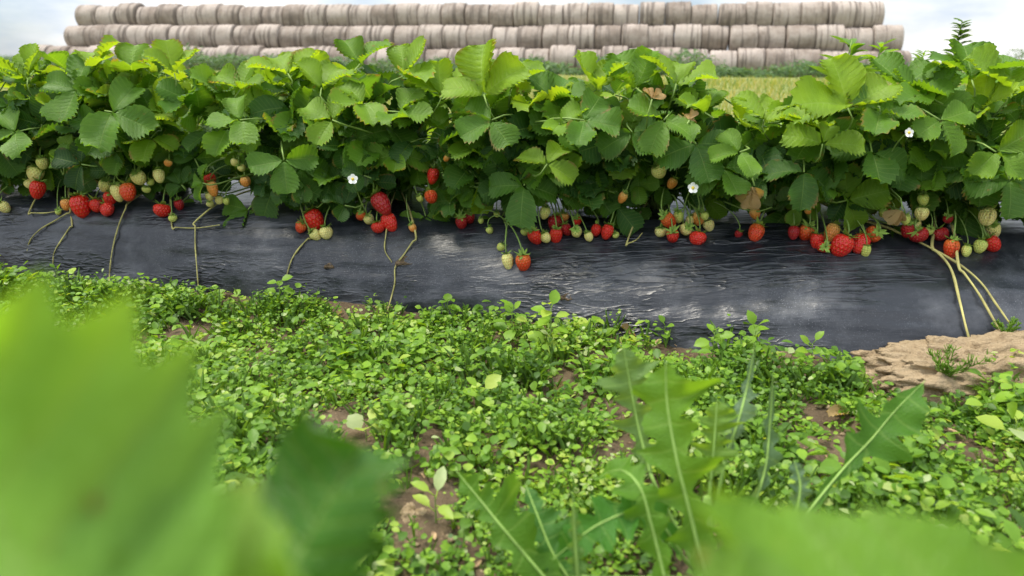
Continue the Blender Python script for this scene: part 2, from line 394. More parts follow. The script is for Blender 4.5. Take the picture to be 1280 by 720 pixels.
def add_leaf(plant, parts, Mx, base, crown, color, mat=None, label=None, stalk=True, pr=.0016):
    mb = MB()
    for v, f, uv in parts: mb.add(v @ Mx.T + base - np.array(plant.location), f, uv, .5)
    o = mb.build('leaf', mat or M['leaf'], plant); o.color = (*color, 1)
    if label: o['label'] = label
    if stalk:
        fdir = Mx[:, 1]; ln = np.linalg.norm(base - crown)
        p = bez(crown, crown + np.array([0, 0, ln * .45]) + (base - crown) * .1, base - fdir * ln * .25 - Mx[:, 2] * .0 + np.array([0, 0, -.01]), base, 9) - np.array(plant.location)
        tb = MB(); tube(tb, p, np.linspace(pr * 1.25, pr * .8, 9), 6); tb.build('petiole', M['petiole'], o)
    return o

# ------------------------------------------------------------------ fruit list: pixel, width, ripeness, label
S = [
 (53,204,14,'P',"topmost cream unripe strawberry of the small cluster near the left edge"),
 (44,217,20,'P',"large cream unripe strawberry directly above the red one near the left edge"),
 (37,230,11,'P',"small cream strawberry at the left side of the red one near the left edge"),
 (47,237,18,'R',"bright red strawberry hanging lowest in the cluster near the left edge"),
 (5,259,14,'P',"pale yellow strawberry alone on the film at the very left edge"),
 (83,256,14,'K',"pale blushing strawberry touching the left side of the large heart-shaped red one"),
 (73,265,8,'G',"tiny green strawberry lying at the far left of the first red cluster"),
 (101,258,24,'R',"large heart-shaped red strawberry, leftmost red one of the first big cluster"),
 (121,257,17,'R',"red strawberry just right of the large heart-shaped red one"),
 (138,248,17,'R',"red strawberry tucked left below the cream one in the first big cluster"),
 (134,262,16,'R',"small red strawberry lowest in the first big cluster, resting on the film"),
 (147,241,16,'P',"cream strawberry between two red ones at the right of the first cluster"),
 (160,240,19,'O',"orange-red strawberry at the right end of the first cluster above a runner"),
 (131,232,14,'P',"yellow-green strawberry topmost in the first big cluster"),
 (173,222,18,'P',"plump cream strawberry hanging from an upright stalk above the first yellow runner"),
 (199,220,15,'P',"cream strawberry leaning right beside the plump hanging cream one"),
 (189,228,8,'G',"tiny green strawberry between two hanging cream ones"),
 (183,237,9,'G',"small green strawberry below the pair of hanging cream ones"),
 (203,263,18,'R',"red strawberry lying on the film beneath a drooping leaf left of a runner"),
 (224,256,13,'D',"dark red strawberry half shaded behind the small drooping leaf"),
 (216,273,9,'G',"small green strawberry resting on the film in front of two red ones"),
 (210,204,9,'K',"small pinkish strawberry high in the leaves above the shaded dark red one"),
 (262,224,13,'R',"red strawberry on top of the pale bunch right of the second runner"),
 (266,236,14,'K',"pinkish pale strawberry just under the red one in the pale bunch"),
 (262,246,11,'P',"cream strawberry in the middle of the pale bunch under a red one"),
 (274,250,10,'P',"small cream strawberry right of the middle in the pale bunch"),
 (283,252,9,'G',"small green strawberry at the right end of the pale bunch"),
 (263,255,8,'P',"tiny cream strawberry lowest in the pale bunch"),
 (294,203,11,'P',"long cream strawberry high among leaves, left of a pair"),
 (302,210,10,'P',"short cream strawberry high among leaves, right of a pair"),
 (307,227,13,'K',"single orange strawberry hanging alone below a high cream pair"),
 (393,275,23,'R',"large glossy red strawberry in the group of four above a bent runner"),
 (376,284,14,'O',"narrow orange-red strawberry at the left of the large glossy red one"),
 (395,294,13,'P',"cream strawberry directly below the large glossy red one"),
 (408,291,15,'P',"elongated cream strawberry right of and below the large glossy red one"),
 (451,270,11,'O',"orange-red strawberry at the left end of the bunch beneath the white flower"),
 (461,274,13,'P',"cream strawberry, only pale one in the red bunch beneath the white flower"),
 (477,255,23,'D',"big dark red strawberry at the back of the bunch beneath the white flower"),
 (473,284,16,'R',"red strawberry hanging lowest in the bunch beneath the white flower"),
 (487,278,18,'R',"long red strawberry at the right of the bunch beneath the white flower"),
 (516,285,10,'K',"small orange strawberry peeking out beneath the low three-part leaf"),
 (541,220,16,'R',"red strawberry high beside the large bright three-part leaf"),
 (539,246,16,'O',"orange-red strawberry just above the low three-part leaf"),
 (525,248,9,'G',"small green strawberry left of the orange-red one above the low leaf"),
 (577,278,15,'D',"dark red strawberry lying left in the shaded pair at the middle"),
 (587,272,14,'D',"dark red strawberry standing right in the shaded pair at the middle"),
 (558,198,8,'K',"tiny orange strawberry high behind the large bright three-part leaf"),
 (601,276,7,'G',"tiny green strawberry at the left end of the long dangling truss"),
 (612,288,10,'G',"green strawberry beside the small toothed leaf of the dangling truss"),
 (621,268,8,'G',"tiny green strawberry above the small toothed leaf at the middle"),
 (626,309,10,'G',"small green strawberry midway down the dangling truss"),
 (635,327,15,'P',"cream strawberry dangling over the film beside a red one"),
 (654,328,19,'O',"orange-red strawberry dangling lowest over the film at the middle"),
 (669,296,17,'R',"red strawberry at the left end of the long middle cluster"),
 (682,297,14,'P',"cream strawberry between two red ones at the left of the middle cluster"),
 (695,295,15,'R',"red strawberry right of the first cream one in the middle cluster"),
 (694,279,18,'D',"dark red strawberry tucked behind at the top of the middle cluster"),
 (708,287,14,'D',"dark red strawberry left of the second cream one in the middle cluster"),
 (704,271,13,'K',"orange strawberry topmost in the middle cluster"),
 (721,290,14,'P',"cream strawberry, second pale one from the left in the middle cluster"),
 (722,276,11,'R',"small red strawberry showing behind the second cream one of the middle cluster"),
 (736,296,11,'P',"small pale green strawberry hanging low before a red pair"),
 (745,288,15,'R',"red strawberry left in the bright pair under a folded leaf"),
 (759,290,17,'R',"red strawberry right in the bright pair under a folded leaf"),
 (770,294,8,'G',"tiny green strawberry right beside the bright red pair"),
 (681,266,13,'P',"pale green strawberry high above the left part of the middle cluster"),
 (656,290,9,'G',"small green strawberry touching the leftmost red one of the middle cluster"),
 (778,247,12,'K',"single orange strawberry hanging high above the folded leaf"),
 (840,229,12,'K',"pale orange strawberry among bare stalks, below and left of the right flower"),
 (824,214,18,'P',"large dull cream strawberry deep among the bare stalks"),
 (826,290,14,'P',"cream strawberry at the left end of the bunch under the right flower"),
 (836,276,18,'O',"orange-red strawberry at the left of the bunch under the right flower"),
 (841,295,17,'R',"red strawberry lower left in the bunch under the right flower"),
 (848,271,13,'G',"greenish strawberry topmost in the bunch under the right flower"),
 (857,287,14,'P',"cream strawberry in the middle of the bunch under the right flower"),
 (862,277,12,'P',"pale strawberry upper middle in the bunch under the right flower"),
 (873,273,16,'K',"orange strawberry upper right in the bunch under the right flower"),
 (886,282,13,'P',"cream strawberry at the right end of the bunch under the right flower"),
 (872,298,18,'R',"red strawberry lying lowest in the bunch under the right flower"),
 (881,270,10,'G',"small green strawberry behind the orange one in the flower bunch"),
 (945,291,19,'O',"long orange-red strawberry hanging alone beneath the brown withered leaf"),
 (944,267,12,'K',"dull orange strawberry half hidden just below the brown withered leaf"),
 (923,293,9,'D',"small dark red strawberry under leaves left of the long orange-red one"),
 (992,291,15,'D',"dark red strawberry at the left end of the right-hand red row"),
 (1008,291,20,'O',"orange-red strawberry second from the left in the right-hand red row"),
 (1021,302,17,'R',"red strawberry third from the left in the right-hand red row"),
 (1029,309,15,'R',"small red strawberry low in front with its green cap facing out"),
 (1039,291,18,'K',"pale orange strawberry in the middle of the right-hand red row"),
 (1052,307,24,'R',"largest glossy red strawberry resting low in the right-hand red row"),
 (1075,305,21,'R',"round red strawberry right of the largest one in the right-hand row"),
 (1091,293,19,'O',"orange-red strawberry at the right end of the right-hand red row"),
 (1082,314,12,'G',"green strawberry beneath the right end of the right-hand red row"),
 (1010,264,8,'K',"tiny orange strawberry high above the right-hand red row"),
 (1154,250,14,'G',"green strawberry topmost of the pale bunch above the crossing runners"),
 (1152,267,17,'P',"large cream strawberry second from top in the bunch above crossing runners"),
 (1144,281,15,'P',"cream strawberry lowest pale one in the bunch above crossing runners"),
 (1132,274,12,'G',"green strawberry at the left of the bunch above crossing runners"),
 (1161,289,11,'G',"green strawberry at the right of the bunch above crossing runners"),
 (1149,294,20,'D',"large dark red strawberry behind the start of the crossing runners"),
 (1134,288,15,'D',"dark red strawberry left of the large one behind the crossing runners"),
 (1114,267,12,'R',"small red strawberry beside a dry curled leaf, left of the bunch"),
 (1103,266,10,'G',"small green strawberry left of the small red one by the dry leaf"),
 (1176,293,18,'D',"dark red strawberry between the crossing runners and a broad dark leaf"),
 (1189,311,19,'O',"orange-red strawberry hanging low over the film right of the crossing runners"),
 (1208,314,12,'G',"green strawberry low on the film, left of two"),
 (1225,308,15,'G',"round green strawberry low on the film, right of two"),
 (1240,305,19,'R',"red strawberry at the right end of the bed's visible fruit"),
 (1242,288,18,'P',"cream strawberry sitting on top of the rightmost red one"),
 (1234,271,20,'P',"broad yellowish strawberry topmost near the right edge"),
 (1185,274,11,'D',"small dark red strawberry tucked above the broad dark leaf"),
]
FP = []
for (px, py, w, k, lab) in S:
    d = ray(px, py); off = rng.uniform(.0, .03)
    tt = 1.2
    for _ in range(30): p = CAM + d * tt; tt = (ysh(p[0]) - .012 + off * (1 if k != 'D' else 1.6)) / d[1]
    r = .5 * w / F * (d[1] * CP - d[2] * SP) * tt
    tf = .8
    while tf < 3:
        p = CAM + d * tf
        if p[2] - film_z(p[0], p[1]) < r * .95: break
        tf += .002
    tt = min(tt, tf); p = CAM + d * tt
    r = .5 * w / F * tt * (d[1] * CP - d[2] * SP)
    FP.append((p, r))
fpx = np.array([s[0] for s in S], float); fpy = np.array([s[1] for s in S], float); fw = np.array([s[2] for s in S], float)
fdep = project(np.array([p for p, r in FP]))[2]

# ------------------------------------------------------------------ strawberry plants
PL = [(-1.56, None), (-1.27, None), (-1.00, None), (-.74, None), (-.48, None), (-.23, None), (.02, None), (.27, None), (.52, None), (.77, None), (1.02, None), (1.28, None)]
PLAB = ["strawberry plant cut off by the left edge, at the far end of the row",
 "strawberry plant above the cream and red cluster near the left edge",
 "strawberry plant with tall yellow-green tips over the first big fruit cluster",
 "strawberry plant above the pale bunch beside the second upright runner",
 "strawberry plant over the group of four fruit with a bent runner",
 "strawberry plant with the large bright three-part leaf beside the left white flower",
 "strawberry plant with upright folded leaves over the long dangling truss",
 "strawberry plant with bare stalks showing beside the folded low leaf",
 "lower strawberry plant with the brown withered leaf, field showing above it",
 "strawberry plant over the right-hand row of red strawberries",
 "strawberry plant above the crossing yellow runners at the right",
 "tall strawberry plant cut off by the right edge"]
plants = []; crowns = []
for (x, _), lab in zip(PL, PLAB):
    y = float(ysh(x)) + .17
    plants.append(empty('strawberry_plant', (x, y, .157), lab, 'strawberry plant', 'strawberry plants along the raised bed'))
    crowns.append(np.array([x, y, .157]))
def nearest(x): return int(np.argmin([abs(c[0] - x) for c in crowns]))
SILX = [-400, 0, 60, 120, 180, 230, 290, 350, 420, 480, 530, 570, 610, 660, 700, 740, 800, 860, 900, 960, 1000, 1050, 1100, 1150, 1200, 1250, 1290, 1700]
SILY = [55, 52, 50, 42, 52, 60, 74, 58, 60, 54, 78, 86, 68, 88, 90, 80, 76, 76, 100, 116, 98, 84, 70, 76, 62, 58, 60, 60]
LOWX = [-400, 0, 250, 500, 800, 1000, 1280, 1700]; LOWY = [235, 250, 262, 278, 290, 292, 296, 300]

# hand placed leaves: px, py of the stalk tip, depth from the shoulder line, normal, image direction of the middle leaflet (deg clockwise from up), size, green 0-5, cup
HL = [
 (497,192,-.050,(-.05,-.80,.60),182,.062,3.2,.05,(.75,1,1.1)), (684,205,-.055,(.05,-.8,.6),25,.062,4.4,.1,(.9,1,.9)),
 (532,270,-.060,(.0,-.85,.55),172,.060,3.0,.0,(1.05,1,1.05)), (436,256,-.035,(-.1,-.9,.35),290,.085,2.0,.05,(1,.4,.6)),
 (348,226,-.020,(-.1,-.8,.5),205,.088,1.2,-.1,(1,.9,.9)), (655,232,-.030,(.0,-.85,.5),190,.072,1.6,.0,(1,.9,.9)),
 (735,228,-.030,(.1,-.8,.55),150,.070,1.7,.0,(1,.9,.9)), (785,262,-.045,(-.1,-.75,.65),200,.055,2.2,.25,(1.1,.9,.9)),
 (1028,180,-.050,(.0,-.72,.7),10,.058,4.2,.1,(.7,1.05,1.05)), (985,262,-.035,(.1,-.85,.5),140,.066,1.4,.0,(1,.9,.9)),
 (1215,245,-.030,(.0,-.85,.5),190,.075,1.6,.0,(1,.9,1)), (1120,282,-.045,(.1,-.6,.75),110,.072,1.8,.0,(1,.6,.6)),
 (1175,150,-.035,(.1,-.75,.6),160,.060,3.0,.1,(1,1,1)), (1245,190,-.045,(-.1,-.8,.6),150,.060,3.6,.1,(1,1,1)),
 (60,185,-.020,(-.1,-.8,.5),190,.075,1.2,.0,(1,1,1)), (205,195,-.030,(.05,-.85,.5),160,.075,1.0,.0,(1,1,1)),
 (255,205,-.040,(.1,-.8,.55),185,.055,1.3,.0,(1,.9,.9)), (130,160,-.020,(.2,-.8,.5),200,.070,1.2,.0,(1,1,1)),
 (300,150,-.045,(-.1,-.65,.75),250,.065,3.6,.1,(1,1,1)), (285,160,-.045,(.2,-.7,.7),120,.060,3.0,.0,(1,1,1)),
 (415,150,-.050,(-.1,-.75,.65),300,.062,4.0,.1,(1,1,1)), (355,200,-.050,(.1,-.8,.55),170,.066,2.0,.0,(1,1,1)),
 (615,150,-.040,(-.1,-.75,.65),225,.066,2.6,.1,(1,1,1)), (730,150,-.040,(.1,-.7,.7),110,.066,2.4,.1,(1,1,1)),
 (590,205,-.030,(-.1,-.85,.5),200,.070,1.3,.0,(1,1,1)), (870,180,-.030,(.1,-.8,.55),170,.072,1.4,.0,(1,1,1)),
 (905,210,-.040,(.1,-.8,.6),165,.060,2.2,.0,(1,1,1)), (925,190,-.050,(-.1,-.7,.7),250,.052,3.6,.1,(1,1,1)),
 (1090,190,-.030,(-.1,-.8,.6),190,.066,1.5,.0,(1,1,1)), (1262,225,-.035,(-.1,-.85,.5),180,.07,2.0,.0,(1,1,1)),
 (310,262,-.050,(-.1,-.85,.5),200,.060,2.4,.0,(1,.9,.9)), (225,262,-.052,(.1,-.75,.6),150,.034,2.6,.1,(1,.9,.9)),
 (620,282,-.055,(.1,-.8,.6),200,.034,2.6,.1,(1,.9,.9)), (155,215,.01,(0,-.8,.6),170,.06,1.3,0,(1,1,1)),
 (570,250,-.03,(0,-.8,.6),170,.06,1.5,0,(1,1,1)), (1005,215,-.03,(0,-.8,.6),190,.065,1.3,0,(1,1,1)),
 # the pale tips that stand against the stack
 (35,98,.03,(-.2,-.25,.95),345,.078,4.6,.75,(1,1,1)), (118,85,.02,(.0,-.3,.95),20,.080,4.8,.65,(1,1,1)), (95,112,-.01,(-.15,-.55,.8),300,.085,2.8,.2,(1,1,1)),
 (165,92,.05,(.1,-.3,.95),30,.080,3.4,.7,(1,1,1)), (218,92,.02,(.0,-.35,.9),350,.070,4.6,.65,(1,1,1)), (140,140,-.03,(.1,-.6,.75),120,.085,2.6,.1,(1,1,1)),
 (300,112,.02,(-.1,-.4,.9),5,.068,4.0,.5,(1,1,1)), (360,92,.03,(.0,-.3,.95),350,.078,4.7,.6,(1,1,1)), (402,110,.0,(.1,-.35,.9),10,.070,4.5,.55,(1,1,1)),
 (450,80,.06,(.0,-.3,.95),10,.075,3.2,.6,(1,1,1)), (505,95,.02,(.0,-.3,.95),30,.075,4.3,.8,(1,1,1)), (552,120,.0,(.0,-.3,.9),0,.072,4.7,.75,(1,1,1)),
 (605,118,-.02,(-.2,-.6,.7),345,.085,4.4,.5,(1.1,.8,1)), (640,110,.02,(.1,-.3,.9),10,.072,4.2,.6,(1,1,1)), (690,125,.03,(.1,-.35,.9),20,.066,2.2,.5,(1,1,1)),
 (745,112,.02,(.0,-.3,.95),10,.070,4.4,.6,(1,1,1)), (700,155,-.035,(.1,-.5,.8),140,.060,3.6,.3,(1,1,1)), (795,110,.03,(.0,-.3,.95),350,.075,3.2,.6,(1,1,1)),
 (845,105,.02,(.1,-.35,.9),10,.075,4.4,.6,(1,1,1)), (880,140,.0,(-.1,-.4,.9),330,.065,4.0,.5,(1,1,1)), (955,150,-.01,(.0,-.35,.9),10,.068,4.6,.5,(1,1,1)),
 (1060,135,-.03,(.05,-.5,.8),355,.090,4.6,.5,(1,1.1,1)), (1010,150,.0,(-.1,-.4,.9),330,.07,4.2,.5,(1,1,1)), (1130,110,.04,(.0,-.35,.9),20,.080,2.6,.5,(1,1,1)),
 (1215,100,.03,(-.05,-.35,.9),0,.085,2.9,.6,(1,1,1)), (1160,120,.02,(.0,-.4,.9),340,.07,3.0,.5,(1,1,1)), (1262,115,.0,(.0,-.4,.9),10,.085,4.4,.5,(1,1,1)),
 (20,165,-.02,(-.1,-.6,.75),230,.07,2.8,.2,(1,1,1)), (500,140,-.03,(0,-.6,.75),120,.06,3.4,.3,(1,1,1)), (455,130,-.03,(0,-.5,.8),220,.065,3.8,.3,(1,1,1)),
 (830,150,-.03,(0,-.6,.75),200,.065,3.2,.3,(1,1,1)), (790,165,-.02,(0,-.7,.7),160,.06,1.8,.1,(1,1,1)), (1100,140,-.02,(0,-.6,.75),200,.065,3.0,.2,(1,1,1)),
]
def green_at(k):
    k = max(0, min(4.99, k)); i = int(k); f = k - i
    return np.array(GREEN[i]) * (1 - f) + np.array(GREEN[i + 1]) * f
for (px, py, off, n, ang, L, gk, cup, sz) in HL:
    d = ray(px, py); tt = 1.2
    for _ in range(30): p = CAM + d * tt; tt = (ysh(p[0]) + off - (.022 if off < -.019 else 0)) / d[1]
    p = CAM + d * tt
    if p[2] < film_z(p[0], p[1]) + .015: p = march(px, py, .012)
    a = R(ang); Mx = frame(n, (math.sin(a), -.05, math.cos(a)))
    i = nearest(p[0]); parts = trifoliate(L * .93, cup, sizes=sz)
    for _ in range(7):
        Vq = np.concatenate([q[0] for q in parts]) @ Mx.T + p; qx, qy, qd = project(Vq[::3])
        hit = ((np.hypot(qx[:, None] - fpx[None], qy[:, None] - fpy[None]) < fw * .5) & (qd[:, None] < fdep[None] + .012)).any(0)
        if hit.sum() == 0: break
        p = CAM + (p - CAM) * 1.018
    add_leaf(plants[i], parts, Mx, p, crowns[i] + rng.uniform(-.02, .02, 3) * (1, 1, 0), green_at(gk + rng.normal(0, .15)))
# the rest of each crown
nleaf = 0
for i, (pl, cr) in enumerate(zip(plants, crowns)):
    got = 0
    for _ in range(900):
        if got >= 80: break
        u = rng.random()
        dx = rng.normal(0, .10)
        if u < .72:      # outer shell of the clump, mostly the two flanks and the top
            th = rng.uniform(-.05, .9) if rng.random() < .42 else rng.uniform(0, math.pi); rr = rng.uniform(.82, 1.05)
            dy = -.185 * math.cos(th) * rr; z = .172 + .245 * max(0, math.sin(th)) ** .8 * rr
            nr = np.array([dx * 1.5, -math.cos(th), .55 + .7 * math.sin(th)])
        else:
            dy = rng.uniform(-.13, .18); z = rng.uniform(.20, .36); nr = np.array([dx, -.3 + dy, 1.0]); th = 1.3
        base = np.array([cr[0] + dx, float(ysh(cr[0] + dx)) + .17 + dy, z])
        nr = unit(nr) + rng.normal(0, .38, 3)
        fd = np.array([dx * 3 + rng.normal(0, .5), -math.cos(th) + rng.normal(0, .4), rng.normal(-.55 if z < .26 else .25, .35)])
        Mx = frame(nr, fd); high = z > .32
        parts = trifoliate(rng.uniform(.036, .076), rng.uniform(.25, .8) if high else rng.uniform(-.15, .35))
        V = np.concatenate([q[0] for q in parts]) @ Mx.T + base
        if V[:, 2].min() < .165 and any(v[2] < film_z(v[0], v[1]) + .003 for v in V[::9]): continue
        px, py, dp = project(V)
        if (py < np.interp(px, SILX, SILY) + rng.uniform(0, 14)).any(): continue
        if (py > np.interp(px, LOWX, LOWY) + 10).any() and dy < .05: continue
        dist = np.hypot(px[::3, None] - fpx[None], py[::3, None] - fpy[None])
        if ((dist < fw * .66) & (dp[::3, None] < fdep[None] + .012)).any(): continue
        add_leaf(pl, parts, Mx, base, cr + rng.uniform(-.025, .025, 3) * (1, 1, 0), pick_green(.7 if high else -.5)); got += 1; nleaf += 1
# low leaves round the foot of each crown, hanging over the shoulder of the bed
for i, (pl, cr) in enumerate(zip(plants, crowns)):
    got = 0
    for _ in range(1300):
        if got >= 44: break
        x = cr[0] + rng.uniform(-.15, .15); dy = rng.uniform(-.215, .02)
        base = np.array([x, float(ysh(x)) + .17 + dy, rng.uniform(.175, .265)])
        nr = np.array([rng.normal(0, .35), -1, rng.uniform(.1, .7)]); fd = np.array([rng.normal(0, .8), -.1, rng.normal(-.1, .6)])
        Mx = frame(nr, fd); parts = trifoliate(rng.uniform(.034, .062), rng.uniform(-.2, .3))
        V = np.concatenate([q[0] for q in parts]) @ Mx.T + base
        if any(v[2] < film_z(v[0], v[1]) + .002 for v in V[::5]): continue
        px, py, dp = project(V)
        if (py > np.interp(px, LOWX, LOWY) + 20).any(): continue
        dist = np.hypot(px[::3, None] - fpx[None], py[::3, None] - fpy[None])
        if ((dist < fw * .55) & (dp[::3, None] < fdep[None] + .006)).any(): continue
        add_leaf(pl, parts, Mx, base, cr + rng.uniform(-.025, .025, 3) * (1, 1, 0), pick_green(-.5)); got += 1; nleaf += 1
print('random leaves', nleaf)

# withered leaves (parts of their plants)
for (px, py, L, ang, off, lab) in ((943, 232, .036, 185, -.075, 'brown withered hanging leaf'), (1128, 262, .03, 200, -.035, 'dry curled brown leaf'), (815, 124, .026, 20, -.06, 'brown dried leaf tip'), (862, 150, .02, 30, -.06, 'brown dried leaf tip')):
    p = at(px, py, 1.2); p = at(px, py, float(ysh(p[0])) + off); i = nearest(p[0])
    a = R(ang); Mx = frame((.1, -.9, .3), (math.sin(a), 0, math.cos(a)))
    add_leaf(plants[i], trifoliate(L, -.5, spread=.6), Mx, p, crowns[i], (.3, .2, .1), M['withered'], lab)

# runners over the film, drawn on the surface they lie on
RUN = [([(88, 264), (70, 275), (50, 287), (38, 300), (34, 314)], .0022), ([(90, 280), (78, 298), (68, 315), (66, 331)], .0020),
       ([(160, 254), (150, 277), (142, 305), (138, 330), (136, 361)], .0022), ([(244, 277), (244, 305), (246, 335), (248, 360)], .0020),
       ([(215, 284), (245, 285), (275, 281)], .0018), ([(388, 295), (374, 310), (364, 326), (357, 350)], .0022),
       ([(483, 288), (481, 312), (490, 328)], .0018), ([(520, 296), (505, 318), (494, 334), (493, 356), (484, 390)], .0023),
       ([(1108, 284), (1150, 303), (1195, 328), (1225, 352), (1245, 380), (1262, 404)], .0028),
       ([(1165, 308), (1188, 335), (1200, 378), (1212, 425), (1231, 472)], .0030), ([(1198, 332), (1222, 365), (1245, 405), (1266, 440), (1275, 452)], .0026),
       ([(36, 266), (58, 266), (80, 262)], .0018), ([(783, 305), (795, 300), (803, 291)], .0018)]
for pts, r in RUN:
    W = [march(px, py, .0085) for px, py in spline([(a_, b_, 0) for a_, b_ in pts], 16)[:, :2]]; x0 = W[0][0]; i = nearest(x0)
    s0 = W[0]
    pre = [crowns[i] * .8 + s0 * .2 + (0, 0, .03), crowns[i] * .3 + s0 * .7 + (0, 0, max(0, .172 - s0[2]) * .6)]
    q = spline(pre + W, 60) - np.array(plants[i].location)
    mb = MB(); k = np.linspace(0, 1, len(q)); tube(mb, q, r * .78 * (1 - .35 * k) * (1 + .15 * np.sin(k * 17)), 7)
    mb.build('runner', M['runner'], plants[i])

# ------------------------------------------------------------------ strawberries
def berry_mesh(kind, shape):
    el, sh, sq = [(1.12, .62, 1.0), (1.3, .75, .95), (1.0, .55, 1.05), (1.2, .85, 1.0)][shape]
    nu, nv = 28, 18; V = []; UV = []
    lob = [.05, .03, .09, .04][shape]
    for j in range(nv + 1):
        t_ = j / nv; a = math.pi * t_
        rad = math.sin(a) ** .85 * (1 + .28 * math.cos(a) * sh) * sq if 0 < j < nv else 0
        zz = -el + math.cos(a) * el            # top 0 down to -2 el
        for k in range(nu):
            th = 2 * math.pi * k / nu
            q = rad * (1 + lob * math.sin(2 * th + shape) + .02 * math.sin(5 * th + 3 * t_))
            V.append((q * math.cos(th), q * .94 * math.sin(th), zz + (.12 * math.exp(-(t_ / .12) ** 2) * -1)))
            UV.append((k / nu, 1 - t_))
    Fs = [(j * nu + k, (j + 1) * nu + k, (j + 1) * nu + (k + 1) % nu, j * nu + (k + 1) % nu) for j in range(nv) for k in range(nu)]
    mb = MB(); mb.add(np.array(V) * .86, Fs, UV); return mb.mesh('fruit', M[kind])
def calyx_mesh(seed):
    rg = np.random.default_rng(seed); mb = MB(); n = 10
    for k in range(n):
        a = 2 * math.pi * k / n + rg.normal(0, .1); l = rg.uniform(.6, 1.0); up = rg.uniform(-.2, .7); wv = .2
        pts = []
        for s_, w_ in ((.05, .10), (.35, .2), (.7, .14), (1, .0)):
            z = .04 + up * s_ ** 1.5 * l
            for q in (-1, 0, 1): pts.append((w_ * q, s_ * l, z - abs(q) * .04))
        v = np.array(pts) @ rotz(a).T
        mb.add(v, [(i * 3 + j, i * 3 + j + 1, (i + 1) * 3 + j + 1, (i + 1) * 3 + j) for i in range(3) for j in range(2)], None)
    return mb.mesh('calyx', M['sepal'])
bm_cache = {}; cal = [calyx_mesh(k) for k in range(4)]
for idx, ((px, py, w, k, lab), (p, r)) in enumerate(zip(S, FP)):
    r *= 1.17
    shp = idx * 7 % 4 if w >= 12 else 2
    if (k, shp) not in bm_cache: bm_cache[(k, shp)] = berry_mesh(k, shp)
    e = empty('strawberry', p, lab, 'strawberry', 'strawberries hanging along the bed edge')
    tilt = rng.normal(0, .28, 2)
    rot = (R(-14) + tilt[0] * .7, tilt[1] * 1.3, rng.uniform(0, 6.28))
    if 'cap facing out' in lab: rot = (R(75), 0, 0)
    e.rotation_euler = rot
    el = [1.12, 1.3, 1.0, 1.2][shp] * .86
    o = link('fruit_body', bm_cache[(k, shp)], e); szz = rng.uniform(.88, 1.16); el *= szz; o.scale = (r * rng.uniform(.93, 1.08), r * rng.uniform(.93, 1.08), r * szz); o.location = (0, 0, el * r)
    c_ = link('calyx', cal[idx % 4], e); c_.location = (0, 0, el * r - r * .12); c_.scale = (r * 1.15,) * 3; c_.rotation_euler.z = rng.uniform(0, 6)
    # stalk, world aligned: build in the empty's frame
    Rm = np.array(e.rotation_euler.to_matrix()); top = p + Rm @ np.array([0, 0, el * r - .05 * r])
    i = nearest(p[0]); goal = crowns[i] * .35 + p * .65; goal = np.array([p[0] + np.clip(goal[0] - p[0], -.05, .05) + rng.normal(0, .008), p[1] + rng.uniform(.06, .12), max(p[2] + rng.uniform(.015, .05), .19)])
    if 'dangling' in lab: goal = at(632 + rng.uniform(-4, 4), 278, float(ysh(0)) + .0)
    q = bez(top, top + Rm[:, 2] * .022, goal * .6 + top * .4 + np.array([0, -.005, .025]), goal, 9)
    mb = MB(); tube(mb, (q - p) @ Rm, .0009 + .0004 * (w > 12), 5); mb.build('stalk', M['petiole'], e)
# flowers
def flower(px, py, r, off, lab):
    p = at(px, py, 1.25); p = at(px, py, float(ysh(p[0])) + off); e = empty('strawberry_flower', p, lab, 'flower', 'white flowers among the leaves')
    fr = frame((.1, -.95, .3), (0, .2, 1)); mbp = MB()
    for k in range(5):
        a = 2 * math.pi * k / 5; V = []
        for s_, w_ in ((.15, .12), (.4, .36), (.75, .46), (1.0, .2)):
            for q in (-1, 0, 1): V.append((w_ * q, s_, .08 + .15 * s_ * s_ - .05 * abs(q)))
        pm = MB(); pm.add((np.array(V) * r) @ rotz(a).T @ fr.T, [(i * 3 + j, i * 3 + j + 1, (i + 1) * 3 + j + 1, (i + 1) * 3 + j) for i in range(3) for j in range(2)])
        pm.build('petal', M['petal'], e)
    c = MB(); V = [(0, 0, .42)]; n = 10
    for q, z in ((.15, .38), (.28, .25), (.3, .05)): V += [(q * math.cos(2 * math.pi * k / n), q * math.sin(2 * math.pi * k / n), z) for k in range(n)]
    Fs = [(0, 1 + k, 1 + (k + 1) % n) for k in range(n)] + [(1 + a * n + k, 1 + (a + 1) * n + k, 1 + (a + 1) * n + (k + 1) % n, 1 + a * n + (k + 1) % n) for a in (0, 1) for k in range(n)]
    c.add(np.array(V) * r @ fr.T, Fs); c.build('flower_centre', M['pollen'], e)
    sm = MB(); back = fr[:, 2] * -1; tube(sm, bez((0, 0, 0), back * .02, back * .03 + np.array([0, .02, -.03]), (0.005, .07, -.07), 8), .001, 5); sm.build('stalk', M['petiole'], e)
flower(441, 224, .0085, -.095, 'small white strawberry flower left of the large bright three-part leaf')
flower(866, 235, .0085, -.085, 'small white strawberry flower above the right mixed fruit bunch')
flower(1136, 166, .007, -.08, 'tiny white strawberry flower among leaves at upper right')

